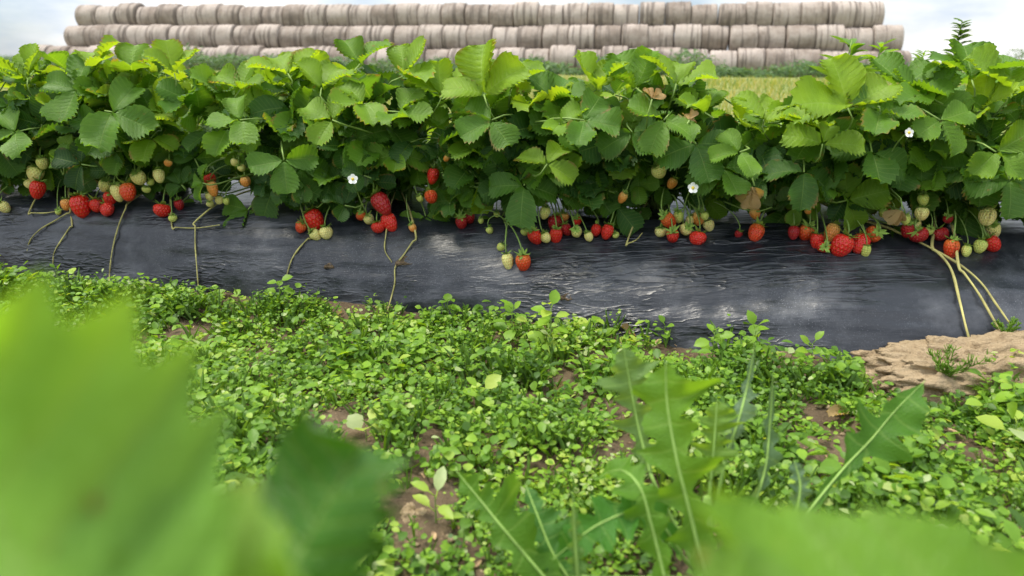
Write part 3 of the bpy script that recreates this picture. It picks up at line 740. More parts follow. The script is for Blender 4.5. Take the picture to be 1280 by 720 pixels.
# ------------------------------------------------------------------ ground weeds (uncountable mat)
def weed_leaf_template():
    mid = [(0, 0, 0), (0, .25, 0), (0, .55, 0), (0, .82, 0), (0, 1, 0)]
    sd = [(.30, .22, .06), (.43, .50, .10), (.30, .80, .07)]
    V = mid + [(-x, y, z) for x, y, z in sd] + sd
    Fs = [(0, 1, 5), (1, 2, 6, 5), (2, 3, 7, 6), (3, 4, 7), (0, 8, 1), (1, 8, 9, 2), (2, 9, 10, 3), (3, 10, 4)]
    return np.array(V), Fs
WT, WF = weed_leaf_template()
def leaves_array(pos, nrm, fwd, size, wid, curl):
    """many small leaves at once"""
    n = nrm / np.linalg.norm(nrm, axis=1, keepdims=True); f = fwd - n * (fwd * n).sum(1, keepdims=True); f /= np.linalg.norm(f, axis=1, keepdims=True) + 1e-9
    x = np.cross(f, n); T = np.broadcast_to(WT, (len(pos),) + WT.shape).copy()
    T[:, :, 0] *= wid[:, None]; T[:, :, 2] -= curl[:, None] * T[:, :, 1] ** 2
    T *= size[:, None, None]
    return pos[:, None] + T[..., 0:1] * x[:, None] + T[..., 1:2] * f[:, None] + T[..., 2:3] * n[:, None]
# bare patches given where the photograph shows soil
bare = [(march(520, 640), .040), (march(665, 505), .022), (march(700, 478), .03), (march(585, 528), .02), (march(780, 560), .025), (march(540, 557), .02), (march(560, 615), .016),
        (march(905, 585), .02), (march(1090, 560), .03), (march(1200, 560), .03), (march(990, 470), .035), (march(745, 450), .03), (march(440, 392), .025), (march(95, 368), .03), (march(820, 640), .02), (march(1020, 520), .02), (march(450, 555), .02)]
bp = np.array([b[0][:2] for b in bare]); br = np.array([b[1] for b in bare])
cen = []
while len(cen) < 7200:
    x = rng.uniform(-1.15, 1.0); y = rng.uniform(.30, 1.62)
    if y > yba(x) - (.010 if x > -.3 else .035) or abs(x) > .30 + .72 * y: continue
    dn = fbm(x * 7, y * 7, 25.3, 3)
    if dn < -.43 + rng.normal(0, .08): continue
    if ((np.hypot(bp[:, 0] - x, (bp[:, 1] - y) * .8) < br * rng.uniform(.8, 1.3))).any(): continue
    if y > yba(x) - .06 and (x > .42 or rng.random() < .45): continue
    cen.append((x, y, dn))
A = [[] for _ in range(7)]
for (x, y, dn) in cen:
    kind = fbm(x * 4.5, y * 4.5, 40, 3) + rng.normal(0, .18)
    z0 = soil_z(x, y); hgt = max(.006, .021 + .030 * fbm(x * 7, y * 7, 60, 2) + rng.normal(0, .006))
    if kind < -.12: n, sz, wd, tb = rng.integers(8, 15), rng.uniform(.0042, .0078), 1.1, .46     # round little clover-like leaves
    elif kind < .28: n, sz, wd, tb = rng.integers(6, 12), rng.uniform(.007, .0125), .95, .55    # ovate
    else: n, sz, wd, tb = rng.integers(5, 9), rng.uniform(.010, .018), .65, .45
    bg_ = 1 + .55 * max(-.6, fbm(x * 9, y * 9, 91, 3)) + rng.normal(0, .12); sz *= max(.55, bg_) ; gl = rng.normal(0, .10) + .35 * fbm(x * 5, y * 5, 77, 3)
    for k in range(n):
        a = rng.uniform(0, 6.28); rr = rng.uniform(.2, 1) * sz * 1.6
        A[0].append((x + rr * math.cos(a), y + rr * math.sin(a), z0 + hgt * rng.uniform(.2, 1.3)))
        tl = rng.uniform(.1, .9)
        A[1].append((math.cos(a) * tl * -.4 + rng.normal(0, .36), math.sin(a) * tl * -.4 + rng.normal(0, .36) - .12, 1))
        A[2].append((math.cos(a), math.sin(a), rng.normal(.15, .25)))
        A[3].append(sz * rng.uniform(.6, 1.2)); A[4].append(wd * rng.uniform(.85, 1.2)); A[5].append(rng.uniform(-.05, .4)); A[6].append(np.clip(tb - .05 + gl + rng.normal(0, .20), 0, 1) if rng.random() > .012 else 1.0)
    for k in range(3):                      # their stems
        a = rng.uniform(0, 6.28)
        A[0].append((x, y, z0 - .004)); A[1].append((math.cos(a), math.sin(a), .3)); A[2].append((rng.normal(0, .5), rng.normal(0, .5), 1.0))
        A[3].append(hgt * rng.uniform(.9, 1.3) + .005); A[4].append(.06); A[5].append(rng.uniform(-.2, .2)); A[6].append(.35)
A = [np.array(a) for a in A]
V = leaves_array(A[0], A[1], A[2], A[3], A[4], A[5])
tag(link('ground_weeds', bulk('ground_weeds', V, WF, A[6], M['weed'])), 'low mat of small round-leaved green weeds covering the furrow soil', 'weeds', kind='stuff')
print('weed leaves', len(V))

# individual taller weeds
def sprig(name, px, py, h, n, sz, wid, lab, tint=.6, lean=(0, 0), cat='weed', group='taller weeds along the furrow', root=None):
    b = march(px, py) if root is None else np.array(root, float)
    e = empty(name, b, lab, cat, group)
    top = np.array([lean[0], lean[1], h]); st = bez((0, 0, -.005), (0, 0, h * .4), top * .8, top, 8)
    sm = MB(); tube(sm, st, np.linspace(.0016, .0007, 8) * (h / .08) ** .5, 5); sm.build('stem', M['petiole'], e)
    ps = []
    for k in range(n):
        f = (k + 1) / n; i = f * 7; p = st[int(min(6, i))] * (1 - (i - int(min(6, i)))) + st[min(7, int(min(6, i)) + 1)] * (i - int(min(6, i)))
        a = k * 2.4 + rng.normal(0, .3)
        el = rng.uniform(.1, .6) if f < .85 else rng.uniform(.5, 1.1)
        d_ = np.array([math.cos(a) * math.cos(el), math.sin(a) * math.cos(el), math.sin(el)])
        l = sz * rng.uniform(.7, 1.15) * (1 - .3 * f)
        nn = np.array([-d_[0] * d_[2], -d_[1] * d_[2], 1 - d_[2] ** 2]) + rng.normal(0, .2, 3) + np.array([0, -.25, 0])
        pet = p + d_ * l * .35
        V = leaves_array(np.array([pet]), np.array([nn]), np.array([d_]), np.array([l]), np.array([wid]), np.array([rng.uniform(.1, .4)]))[0]
        mb = MB(); mb.add(V, WF, None, np.clip(tint + rng.normal(0, .1), 0, 1)); tube(mb, [p, p + d_ * l * .2, pet + d_ * l * .05], .0006, 4, tint)
        mb.build('leaf', M['weed'], e)
SPR = [
 (640, 425, .05, 10, .026, .9, "tall weed with broad pale leaves standing left of the gap against the film", .62),
 (688, 440, .07, 13, .030, .85, "broad-leaved weed clump standing against the black film at the middle", .72),
 (742, 428, .035, 6, .030, .9, "weed with two long pale leaves leaning right against the film", .74),
 (352, 392, .055, 9, .026, 1.0, "weed with a single tall leafy tip beneath the bent runner", .6),
 (300, 392, .030, 8, .024, .9, "bright bushy weed at the film edge left of the bent runner", .65),
 (212, 385, .035, 8, .022, .9, "bushy weed at the film edge between two upright runners", .55),
 (560, 402, .035, 9, .022, .95, "small weed at the film edge right of the long forked runner", .55),
 (940, 458, .06, 11, .028, .85, "upright broad-leaved weed against the film right of the lettuce", .65),
 (890, 455, .05, 8, .026, .85, "weed with a narrow upright tip behind the lettuce", .6),
 (1012, 462, .040, 9, .022, .8, "leafy weed at the film edge just left of the earth mound", .6),
 (1062, 478, .025, 10, .026, .9, "low rosette weed growing in front of the earth mound's left end", .6),
 (830, 430, .03, 7, .020, 1.0, "small fuzzy weed at the film edge above the lettuce", .5),
 (75, 365, .045, 10, .018, .8, "narrow-leaved weed at the film edge near the left side", .5),
 (600, 515, .030, 5, .032, .95, "pale broad leaf pair amid the weed mat at the centre", .85),
 (458, 552, .022, 4, .028, 1.1, "weed with one very pale rounded leaf beside the dark blurred leaf", .95),
 (1265, 560, .035, 5, .036, 1.1, "weed with large round pale leaves at the right edge", .85),
 (1230, 530, .028, 6, .030, 1.0, "round-leaved weed just left of the large round pale leaves", .75),
 (1150, 545, .03, 7, .026, .7, "narrow upright weed below the right earth mound", .7),
 (545, 655, .03, 5, .030, .6, "pale narrow-leaved seedling beside the brown earth clod", .85),
]
for s in SPR: sprig('weed', s[0], s[1], *s[2:6], s[6], s[7])
# feathery weeds
def feathery(px, py, h, n, lab):
    b = march(px, py, 0); e = empty('feathery_weed', b, lab, 'weed', 'feathery weeds by the earth mound')
    for k in range(n):
        a = rng.uniform(0, 6.28); ln = np.array([math.cos(a), math.sin(a) * .7, 0]) * h * rng.uniform(.2, .8) + np.array([0, 0, h * rng.uniform(.5, 1)])
        ax = bez((0, 0, 0), ln * (.2, .2, .5), ln * (.7, .7, .9), ln, 9); mb = MB(); tube(mb, ax, .0006, 4, .5)
        for i in range(2, 9):
            for sgn in (-1, 1):
                for j in range(2):
                    dd_ = unit(np.cross(unit(ln), (rng.normal(0, .4), rng.normal(0, .4), 1)) * sgn + unit(ln) * .7); l = h * .16 * rng.uniform(.6, 1.2)
                    tube(mb, [ax[i], ax[i] + dd_ * l * .5, ax[i] + dd_ * l + (0, 0, l * .2)], .0006, 3, rng.uniform(.3, .6))
        mb.build('frond', M['weed'], e)
feathery(1180, 490, .055, 12, 'feathery fine-leaved weed in front of the pale earth mound')
feathery(1215, 492, .045, 9, 'feathery weed at the foot of the long crossing runner')
feathery(1255, 425, .030, 12, 'feathery tuft on top of the earth mound between two runners')
feathery(690, 560, .035, 8, 'feathery seedling amid the weed mat left of the lettuce')

# earth mound and clods
def lump(name, c, rx, ry, h, seed, lab, cat, mat, nu=90, nv=30, group=None):
    V = []
    for j in range(nv + 1):
        ph = (math.pi / 2) * (1 - j / nv)
        for k in range(nu):
            th = 2 * math.pi * k / nu; x = math.cos(th) * math.cos(ph); y = math.sin(th) * math.cos(ph); z = math.sin(ph) ** .8
            ck = mnoise.voronoi(Vector((x * 5 + seed, y * 5, z * 4)))[0]; q = 1 - .05 * math.exp(-((ck[1] - ck[0]) / .12) ** 2) + .012 * fbm(x * 45, y * 45, z * 30 + seed, 2) + .30 * fbm(x * 1.6, y * 1.6, seed + z, 3) + .10 * mnoise.noise(Vector((x * 9, y * 9, z * 5 + seed))) + .05 * fbm(x * 22, y * 22, z * 12 + seed, 3)
            V.append((rx * x * q, ry * y * q, h * z * q - .012))
    Fs = [(j * nu + k, j * nu + (k + 1) % nu, (j + 1) * nu + (k + 1) % nu, (j + 1) * nu + k) for j in range(nv) for k in range(nu)]
    Fs = [f[::-1] for f in Fs]
    mb = MB(); mb.add(V, Fs); o = mb.build(name, mat); o.location = c; return tag(o, lab, cat, group)
lump('earth_mound', (.735, .965, 0), .29, .095, .062, 3.3, 'pale tan dry earth mound heaped against the foot of the black film at right', 'earth mound', M['clod'], 240, 60)
cl = march(515, 640)
lump('earth_clod', cl, .017, .014, .018, 8, 'brown crumbly earth clod in the bare patch beside the dark blurred leaf', 'clod', M['clod'], 50, 16, 'clods lying on the soil')
for (px, py, r, lab) in ((500, 655, .010, 'smaller brown clod left of the crumbly clod'), (437, 392, .011, 'pinkish clod at the film edge left of the forked runner'), (1095, 470, .02, 'pale clod crumbled off the left end of the earth mound'), (340, 388, .008, 'small pinkish clod under the bent runner')):
    lump('earth_clod', march(px, py), r, r * .8, r * .9, px * .1, lab, 'clod', M['clod'], 40, 12, 'clods lying on the soil')
def litter(px, py, L, ang, lab):
    p = march(px, py, .006); v, f, uv = leaflet(L, L * .5, 6, .9, -.6, .6, wave=1); a = R(ang)
    Mx = frame((rng.normal(0, .2), -.4, .9), (math.sin(a), .2, math.cos(a))); mb = MB(); mb.add(v @ Mx.T, f, uv, .5)
    o = mb.build('dry_leaf', M['withered']); o.location = p; tag(o, lab, 'dry leaf', 'dry leaves on the soil')
litter(1062, 512, .035, 200, 'curled tan dead leaf on the soil left of the right lettuce leaf')
litter(1085, 508, .03, 110, 'smaller tan dead leaf behind the right lettuce leaf')
litter(415, 395, .02, 80, 'reddish dead leaf bit at the film edge left of the forked runner')
litter(795, 420, .03, 280, 'tan dead leaf at the film edge right of the broad-leaved clump')
litter(905, 592, .018, 60, 'small tan dead leaf beneath the lettuce')
litter(690, 492, .022, 40, 'brown straw-like scrap in the bare gap left of the lettuce')
oct_ = np.array([(1, 0, 0), (.3, .9, .1), (-.8, .5, -.1), (-.7, -.7, .1), (.4, -.9, 0), (.1, .1, .8), (.0, 0, -.6)])
OF = [(0, 1, 5), (1, 2, 5), (2, 3, 5), (3, 4, 5), (4, 0, 5), (1, 0, 6), (2, 1, 6), (3, 2, 6), (4, 3, 6), (0, 4, 6)]
pos = []
while len(pos) < 2600:
    if rng.random() < .4:
        q = rng.normal(0, 1, 2); x, y = .66 + .20 * q[0], .93 + .07 * q[1]
    else: x, y = rng.uniform(-1, .95), rng.uniform(.35, 1.5)
    if y < yba(x) - .004: pos.append((x, y, soil_z(x, y)))
pos = np.array(pos); n = len(pos); szs = .0012 + .0045 * rng.random(n) ** 3; a = rng.uniform(0, 6.28, n)
Q = np.broadcast_to(oct_, (n, 7, 3)) * rng.uniform(.7, 1.3, (n, 7, 3)); ca, sa = np.cos(a)[:, None], np.sin(a)[:, None]
Q = np.stack([Q[..., 0] * ca - Q[..., 1] * sa, Q[..., 0] * sa + Q[..., 1] * ca, Q[..., 2]], -1) * szs[:, None, None] + pos[:, None]
tag(link('soil_crumbs', bulk('soil_crumbs', Q, OF, np.zeros(n), M['clod'], smooth=False)), 'loose pale soil crumbs scattered over the bare earth', 'soil crumbs', kind='stuff')
# straw scraps: uncountable litter on the soil
n = 1100; pos = []; 
while len(pos) < n:
    x = rng.uniform(-1, .95); y = rng.uniform(.35, 1.5)
    if y < yba(x) - .005: pos.append((x, y, soil_z(x, y) + .003))
pos = np.array(pos); a = rng.uniform(0, 6.28, n)
V = leaves_array(pos, np.stack([rng.normal(0, .3, n), rng.normal(0, .3, n), np.ones(n)], 1), np.stack([np.cos(a), np.sin(a), rng.normal(0, .1, n)], 1), rng.uniform(.004, .016, n), rng.uniform(.08, .45, n), rng.uniform(-.3, .3, n))
tag(link('straw_litter', bulk('straw_litter', V, WF, np.zeros(n), M['litter'])), 'scattered dry straw and leaf scraps on the bare soil between the weeds', 'litter', kind='stuff')

# ------------------------------------------------------------------ wild lettuce in the foreground
def sint(t_, lst):
    for (a, wa), (b, wb) in zip(lst[:-1], lst[1:]):
        if t_ <= b: return wa + (wb - wa) * smooth01((t_ - a) / (b - a))
    return lst[-1][1]
def lobed(mid, wl, wr, nrm, rows=120, cols=9, fold=.25, rip=.0, twist=.0):
    """leaf along a 3-D midrib; wl / wr: (t, half width) lists for its two lobed sides"""
    q = spline(mid, rows); tg = np.gradient(q, axis=0); V = []; UV = []
    for i in range(rows):
        t_ = i / (rows - 1); f = unit(tg[i]); n = unit(np.asarray(nrm, float) - f * np.dot(nrm, f)); x = np.cross(f, n); tw = twist * (t_ - .3); x, n = x * math.cos(tw) + n * math.sin(tw), n * math.cos(tw) - x * math.sin(tw)
        for v in np.linspace(-1, 1, cols):
            W = .90 * sint(t_, wl if v < 0 else wr); wm = max(q_[1] for q_ in wl + wr); W *= (.12 + .88 * min(1, W / wm)) ** .3 if t_ < .58 else 1; W *= 1 - (.62 * (.5 - .5 * math.cos(2 * math.pi * (6.2 * t_ + (.0 if v < 0 else .4)))) ** 1.6) * smooth01((.80 - t_) / .12); av = abs(v)
            jag = 1 + .06 * math.sin(t_ * 150) * (av > .9)
            p = q[i] + x * v * W * jag + n * (fold * av ** 1.4 * W + rip * W * math.sin(t_ * 31 + (1.5 if v < 0 else 0)) * av) + f * (.30 * av ** 1.5 * W)
            V.append(p); UV.append((v, t_ * 9 + .45 * av))
    Fs = [(i * cols + j, i * cols + j + 1, (i + 1) * cols + j + 1, (i + 1) * cols + j) for i in range(rows - 1) for j in range(cols - 1)]
    return np.array(V), Fs, np.array(UV), q
LB = at(872, 780, .50); LB[2] = 0
lett = empty('wild_lettuce', LB, 'wild lettuce with jagged leaves and white midribs standing tall in the weeds', 'weed')
def lleaf(pts, wl, wr, nrm, color, root=True, fold=.25, rr=.0014, rip=.22, twist=None):
    mid = [at(*p) for p in pts]          # tip first, base last
    mid = mid[::-1]
    v, f, uv, q = lobed(mid, wl, wr, nrm, fold=fold, rip=rip, twist=rng.uniform(-1.0, 1.0) if twist is None else twist)
    mb = MB(); mb.add(v - LB, f, uv, .5); o = mb.build('leaf', M['lettuce'], lett); o.color = (*color, 1)
    m2 = MB(); k = np.linspace(0, 1, len(q)); nn = unit(nrm)
    tube(m2, q - LB + nn * .0004, rr * (1 - .8 * k), 6); m2.build('midrib', M['midrib'], o)
    if root:
        s0 = mid[0]; m3 = MB(); tube(m3, bez(LB + (0, 0, .005), LB + np.array([0, 0, .04]), s0 * .8 + LB * .2, s0, 9) - LB, np.linspace(rr * 1.25, rr, 9), 6); m3.build('petiole', M['midrib'], o)
px1 = 1 / F * .55
def W(lst): return [(t_, w * px1) for t_, w in lst]
# half widths in photograph pixels at about half a metre, from base (0) to tip (1)
lleaf([(779, 432, .56), (787, 478, .55), (797, 530, .54), (812, 590, .52)], W([(0, 14), (.10, 34), (.18, 16), (.30, 46), (.42, 16), (.60, 58), (.66, 54), (.74, 30), (.86, 17), (1, 0)]), W([(0, 14), (.15, 34), (.24, 16), (.38, 42), (.48, 16), (.64, 50), (.70, 54), (.78, 26), (.88, 14), (1, 0)]), (.15, -.9, .25), (.12, .21, .06))
lleaf([(832, 452, .50), (834, 505, .49), (846, 575, .47), (862, 640, .46), (880, 715, .45)], W([(0, 20), (.12, 52), (.20, 24), (.34, 58), (.42, 30), (.54, 64), (.64, 34), (.78, 44), (.86, 24), (1, 0)]), W([(0, 18), (.1, 30), (.2, 54), (.28, 26), (.44, 64), (.55, 34), (.70, 50), (.79, 80), (.84, 40), (.92, 16), (1, 0)]), (-.1, -.95, .3), (.11, .23, .026), rr=.0018)
lleaf([(896, 500, .54), (893, 545, .53), (888, 600, .52)], W([(0, 12), (.2, 38), (.3, 42), (.42, 20), (.62, 36), (.75, 20), (1, 0)]), W([(0, 12), (.2, 34), (.35, 40), (.45, 22), (.65, 46), (.76, 30), (.9, 14), (1, 0)]), (.2, -.9, .35), (.13, .24, .04))
lleaf([(944, 428, .57), (935, 480, .56), (922, 530, .54), (906, 575, .53)], W([(0, 8), (.2, 14), (.4, 20), (.5, 12), (.7, 7), (1, 0)]), W([(0, 8), (.2, 12), (.4, 26), (.55, 24), (.6, 10), (.8, 5), (1, 0)]), (-.6, -.7, .3), (.10, .17, .10))
lleaf([(966, 468, .56), (962, 530, .55), (955, 590, .53), (935, 650, .51)], W([(0, 8), (.25, 20), (.4, 10), (.6, 14), (.8, 5), (1, 0)]), W([(0, 8), (.2, 12), (.45, 24), (.55, 22), (.62, 8), (.8, 5), (1, 0)]), (.5, -.75, .35), (.10, .18, .09))
lleaf([(1156, 476, .60), (1120, 512, .585), (1088, 550, .57), (1052, 588, .55), (1000, 650, .52), (930, 720, .50)], W([(0, 6), (.2, 10), (.40, 14), (.5, 40), (.60, 66), (.64, 58), (.70, 22), (.84, 14), (1, 0)]), W([(0, 6), (.2, 10), (.4, 16), (.52, 34), (.60, 62), (.66, 66), (.72, 50), (.84, 36), (.93, 12), (1, 0)]), (.15, -.85, .5), (.065, .165, .02), root=False)
lleaf([(570, 588, .52), (598, 622, .50), (632, 664, .48), (705, 750, .46)], W([(0, 20), (.25, 36), (.4, 22), (.6, 30), (.8, 14), (1, 0)]), W([(0, 24), (.2, 44), (.38, 68), (.46, 70), (.54, 34), (.72, 28), (.85, 12), (1, 0)]), (-.25, -.75, .6), (.08, .185, .024))
lleaf([(656, 604, .52), (670, 640, .50), (690, 690, .48), (712, 725, .47)], W([(0, 14), (.3, 40), (.5, 30), (.75, 12), (1, 0)]), W([(0, 14), (.3, 40), (.5, 52), (.62, 24), (.8, 12), (1, 0)]), (.2, -.8, .55), (.055, .15, .03))
lleaf([(716, 622, .44), (718, 665, .435), (722, 720, .43)], W([(0, 13), (.5, 10), (1, 0)]), W([(0, 13), (.5, 10), (1, 0)]), (.1, -.9, .3), (.11, .21, .06))
lleaf([(742, 600, .50), (775, 588, .48), (800, 610, .46), (815, 660, .45), (830, 720, .44)], W([(0, 18), (.3, 34), (.5, 40), (.7, 30), (1, 0)]), W([(0, 18), (.3, 26), (.5, 22), (.7, 28), (1, 0)]), (-.1, -.6, .8), (.10, .22, .024))
lleaf([(690, 700, .44), (750, 655, .45), (810, 640, .46), (850, 690, .46)], W([(0, 14), (.3, 34), (.6, 40), (.8, 22), (1, 0)]), W([(0, 14), (.3, 34), (.6, 36), (.8, 24), (1, 0)]), (.0, -.5, .85), (.06, .18, .026))
lleaf([(948, 620, .44), (925, 650, .45), (900, 710, .46)], W([(0, 14), (.4, 40), (.7, 30), (1, 0)]), W([(0, 14), (.4, 44), (.7, 26), (1, 0)]), (.1, -.8, .5), (.05, .14, .03))
lleaf([(992, 575, .50), (1000, 610, .49), (990, 660, .48)], W([(0, 8), (.5, 18), (.8, 14), (1, 0)]), W([(0, 8), (.5, 18), (.8, 10), (1, 0)]), (.1, -.8, .5), (.11, .19, .11), root=False)
sm = MB(); tube(sm, [(0, 0, -.01), (0, .003, .03), (.002, .004, .07), (.0, .004, .10)], [.006, .005, .004, .003], 8); sm.build('stem', M['midrib'], lett)

# ------------------------------------------------------------------ near strawberry leaves right in front of the lens' position
def near_leaf(name, leafs, base, lab, grp=None):
    e = empty(name, base, lab, 'strawberry plant', grp)
    for (px, py, dep, L, W_, n, ang, color, sgn) in leafs:
        c = at(px, py, dep); a = R(ang); Mx = frame(n, (math.sin(a), -.02, math.cos(a)))
        v, f, uv = leaflet(L, W_, 7, .22, .25, .5, cols=11, wave=1.8, tooth=.10); v = v - np.array([0, L * .5, 0])
        st = c + Mx @ np.array([0, -L * .5, 0]); mb = MB(); mb.add(v @ Mx.T + c - np.array(base), f, uv, .5)
        o = mb.build('leaf', M['leaf'], e); o.color = (*color, 1)
        tb = MB(); tube(tb, bez(base, np.array(base) + (0, 0, .12), st - Mx[:, 1] * .05, st, 10) - np.array(base), .0016, 6); tb.build('petiole', M['petiole'], o)
        mr_ = MB(); mid_ = v[5::11]; tube(mr_, (mid_ - np.array([0, 0, .0004])) @ Mx.T + c - np.array(base), np.linspace(.0006, .0002, len(mid_)), 6); mr_.build('midrib', M['midrib'], o)
near_leaf('strawberry_plant', [(26, 738, .080, .078, .064, (.25, -.85, .45), 338, (.155, .32, .042), 1), (385, 665, .150, .053, .043, (-.2, -.75, .6), 12, (.040, .13, .010), 1), (185, 805, .085, .05, .042, (.0, -.75, .65), 40, (.16, .31, .030), 1)],
          np.array([-.07, .07, 0.]), 'huge blurred pale strawberry leaf close up at lower left, darker leaf behind', 'near strawberry plants in the foreground')
near_leaf('strawberry_plant', [(1160, 856, .100, .078, .082, (.22, -.36, .92), 284, (.135, .285, .024), 1), (985, 800, .105, .040, .034, (-.1, -.4, .9), 290, (.13, .26, .03), 1)],
          np.array([.10, .09, 0.]), 'blurred bright green strawberry leaf close up at lower right', 'near strawberry plants in the foreground')

# ------------------------------------------------------------------ background: bale stack, weeds, grass, far trees
def bale_mesh(seed):
    rg = np.random.default_rng(seed); nu, nx = 40, 22; L = 1.0; V = []; ph = rg.uniform(0, 6, 4)
    prof = [(-.5, 0), (-.5, .55), (-.495, .88), (-.475, .96)] + [(x, 1.0) for x in np.linspace(-.45, .45, nx)] + [(.475, .96), (.495, .88), (.5, .55), (.5, 0)]
    for (x, r) in prof:
        b = 1 + .02 * math.cos(x * math.pi) + .012 * math.sin(x * 21 + ph[0]) + .01 * math.sin(x * 43 + ph[1])
        for k in range(nu):
            th = 2 * math.pi * k / nu
            q = r * b * (1 + .012 * math.sin(3 * th + ph[2]) + .01 * math.sin(5 * th + ph[3] + 3 * x)) * .63
            z = q * math.sin(th); V.append((x * 1.17, q * math.cos(th) * 1.01, z if z > 0 else z * .97))
    n = len(prof); Fs = [(i * nu + k, (i + 1) * nu + k, (i + 1) * nu + (k + 1) % nu, i * nu + (k + 1) % nu) for i in range(n - 1) for k in range(nu)]
    mb = MB(); mb.add(V, [f[::-1] for f in Fs]); return mb.mesh('straw_bale', M['bale'])
BM = [bale_mesh(k) for k in range(6)]
ORD = ['first','second','third','fourth','fifth','sixth','seventh','eighth','ninth','tenth','eleventh','twelfth','thirteenth','fourteenth','fifteenth','sixteenth','seventeenth','eighteenth','nineteenth','twentieth']
def ordinal(n):
    if n <= 20: return ORD[n - 1]
    tens = {2: 'twenty', 3: 'thirty', 4: 'forty'}[n // 10]
    return {20: 'twentieth', 30: 'thirtieth', 40: 'fortieth'}[n] if n % 10 == 0 else tens + '-' + ORD[n % 10 - 1]
ROWS = [('top', 102, 1106, 7, 2, .63 * 2), ('middle', 87, 1128, 32, 32, .63), ('bottom', 40, 1136, 57.5, 62.5, 0)]
for (rn, xl, xr, yl, yr, back) in ROWS:
    dl, dr = 41.0 + back, 33.5 + back
    a = at(xl, yl, dl); b = at(xr, yr, dr); a[2] -= .63; b[2] -= .63
    L = np.linalg.norm(b - a); n = int(round(L / 1.19)); u = (b - a) / n
    ang = math.atan2(u[1], u[0])
    for k in range(n):
        c = a + u * (k + .5)
        side = 'left' if k < n / 2 else 'right'; o_ = ordinal(k + 1) if side == 'left' else ordinal(n - k)
        if o_ == 'first': lab = f'weathered round straw bale at the {side} end of the {rn} row of the stack'
        else: lab = f'weathered round straw bale, {o_} from the {side} end of the {rn} row of the stack'
        o = link('straw_bale', BM[(k * 5 + int(back * 10)) % 6]); tag(o, lab, 'straw bale', 'round straw bales stacked in long rows')
        s = rng.uniform(.97, 1.035)
        o.location = (c[0], c[1] + rng.normal(0, .07), c[2] + rng.normal(0, .045)); o.rotation_euler = (rng.uniform(0, 6.28), rng.normal(0, .012), ang + rng.normal(0, .02)); o.scale = (L / n / 1.19 * 1.005, s, s)
# weed strip growing in front of the stack
N = 16000; tt = rng.uniform(-.04, 1.04, N); a = at(40, 62, 38.5); b = at(1136, 62, 31.0)
hn = np.array([max(.12, .45 + .75 * fbm(t_ * 26, 3.3, 1, 3)) for t_ in tt])
x = a[0] + (b[0] - a[0]) * tt + rng.normal(0, .2, N); y = a[1] + (b[1] - a[1]) * tt + rng.uniform(-1.6, .6, N)
z = np.array([field_z(xx, yy) for xx, yy in zip(x, y)]) + hn * rng.random(N) ** .8
th = rng.uniform(0, 6.28, N)
V = leaves_array(np.stack([x, y, z], 1), np.stack([rng.normal(0, .5, N), rng.normal(-.4, .4, N), np.ones(N) * .8], 1), np.stack([np.cos(th), np.sin(th), rng.normal(.5, .5, N)], 1), rng.uniform(.10, .24, N), rng.uniform(.3, .7, N), rng.uniform(0, .4, N))
tag(link('weed_strip', bulk('weed_strip', V, WF, rng.random(N), M['hedge'])), 'strip of dark green weeds growing along the foot of the bale stack', 'weeds', kind='stuff')
# grass of the field behind the bed
N = 26000; y = 2.1 + (rng.random(N) ** 1.6) * 22; x = (rng.random(N) * 2 - 1) * (y * .80 + .3)
base = np.stack([x, y, np.array([field_z(a_, b_) for a_, b_ in zip(x, y)])], 1)
th = rng.uniform(0, 6.28, N); hg = rng.uniform(.05, .15, N) * np.clip(.6 + y * .05, .6, 1.4); ln = rng.normal(0, .35, (N, 2)) * hg[:, None]; wd = .0025 + .0006 * y
sd = np.stack([np.cos(th), np.sin(th), 0 * th], 1) * wd[:, None]
tip = base + np.concatenate([ln, hg[:, None]], 1); midp = base + np.concatenate([ln * .3, hg[:, None] * .6], 1)
V = np.stack([base - sd, base + sd, midp + sd * .7, midp - sd * .7, tip], 1)
tag(link('field_grass', bulk('field_grass', V, [(0, 1, 2, 3), (3, 2, 4)], np.clip(rng.normal(.55, .3, N), 0, 1), M['grass'])), 'rough yellow-green grass of the field behind the strawberry bed', 'grass', kind='stuff')

def conifer_weed(px, py, dep, h, lab, n=60, sz=.03, tint=.1, wid=.28):
    p = at(px, py, dep); root = np.array([p[0], p[1], field_z(p[0], p[1])]); hh = p[2] - root[2]
    e = empty('horseweed', root, lab, 'weed', 'tall weeds behind the bed')
    sm = MB(); tube(sm, bez((0, 0, 0), (.0, 0, hh * .4), (-.02, 0, hh * .8), (0, 0, hh), 10), np.linspace(.004, .0012, 10), 5); sm.build('stem', M['petiole'], e)
    ps, nn, ff, ss = [], [], [], []
    for k in range(n):
        f = rng.random() ** .8; zz = hh - h * (1 - f) * 1.0; a_ = k * 2.4; sp = .3 + .5 * f
        ps.append((0, 0, zz)); ff.append((math.cos(a_), math.sin(a_), sp)); nn.append((-math.cos(a_) * .5, -math.sin(a_) * .5, 1)); ss.append(sz * (1.25 - .7 * f) * rng.uniform(.8, 1.2))
    V = leaves_array(np.array(ps), np.array(nn), np.array(ff), np.array(ss), np.full(n, wid), rng.uniform(0, .4, n)); 
    o = link('foliage', bulk('foliage', V, WF, np.clip(rng.normal(tint, .1, n), 0, 1), M['weed']), e)
conifer_weed(1203, 26, 2.3, .16, 'tall narrow weed tip rising against the sky at upper right', 90, .045, .05)
conifer_weed(1065, 50, 1.9, .14, 'upright jagged weed rising above the row before the bale ends', 26, .085, .30, .38)
conifer_weed(1102, 55, 1.95, .12, 'pale upright weed just right of the jagged weed before bale ends', 22, .075, .40, .35)
conifer_weed(1155, 66, 2.1, .08, 'short weed tip left of the tall weed against the sky', 26, .05, .3)

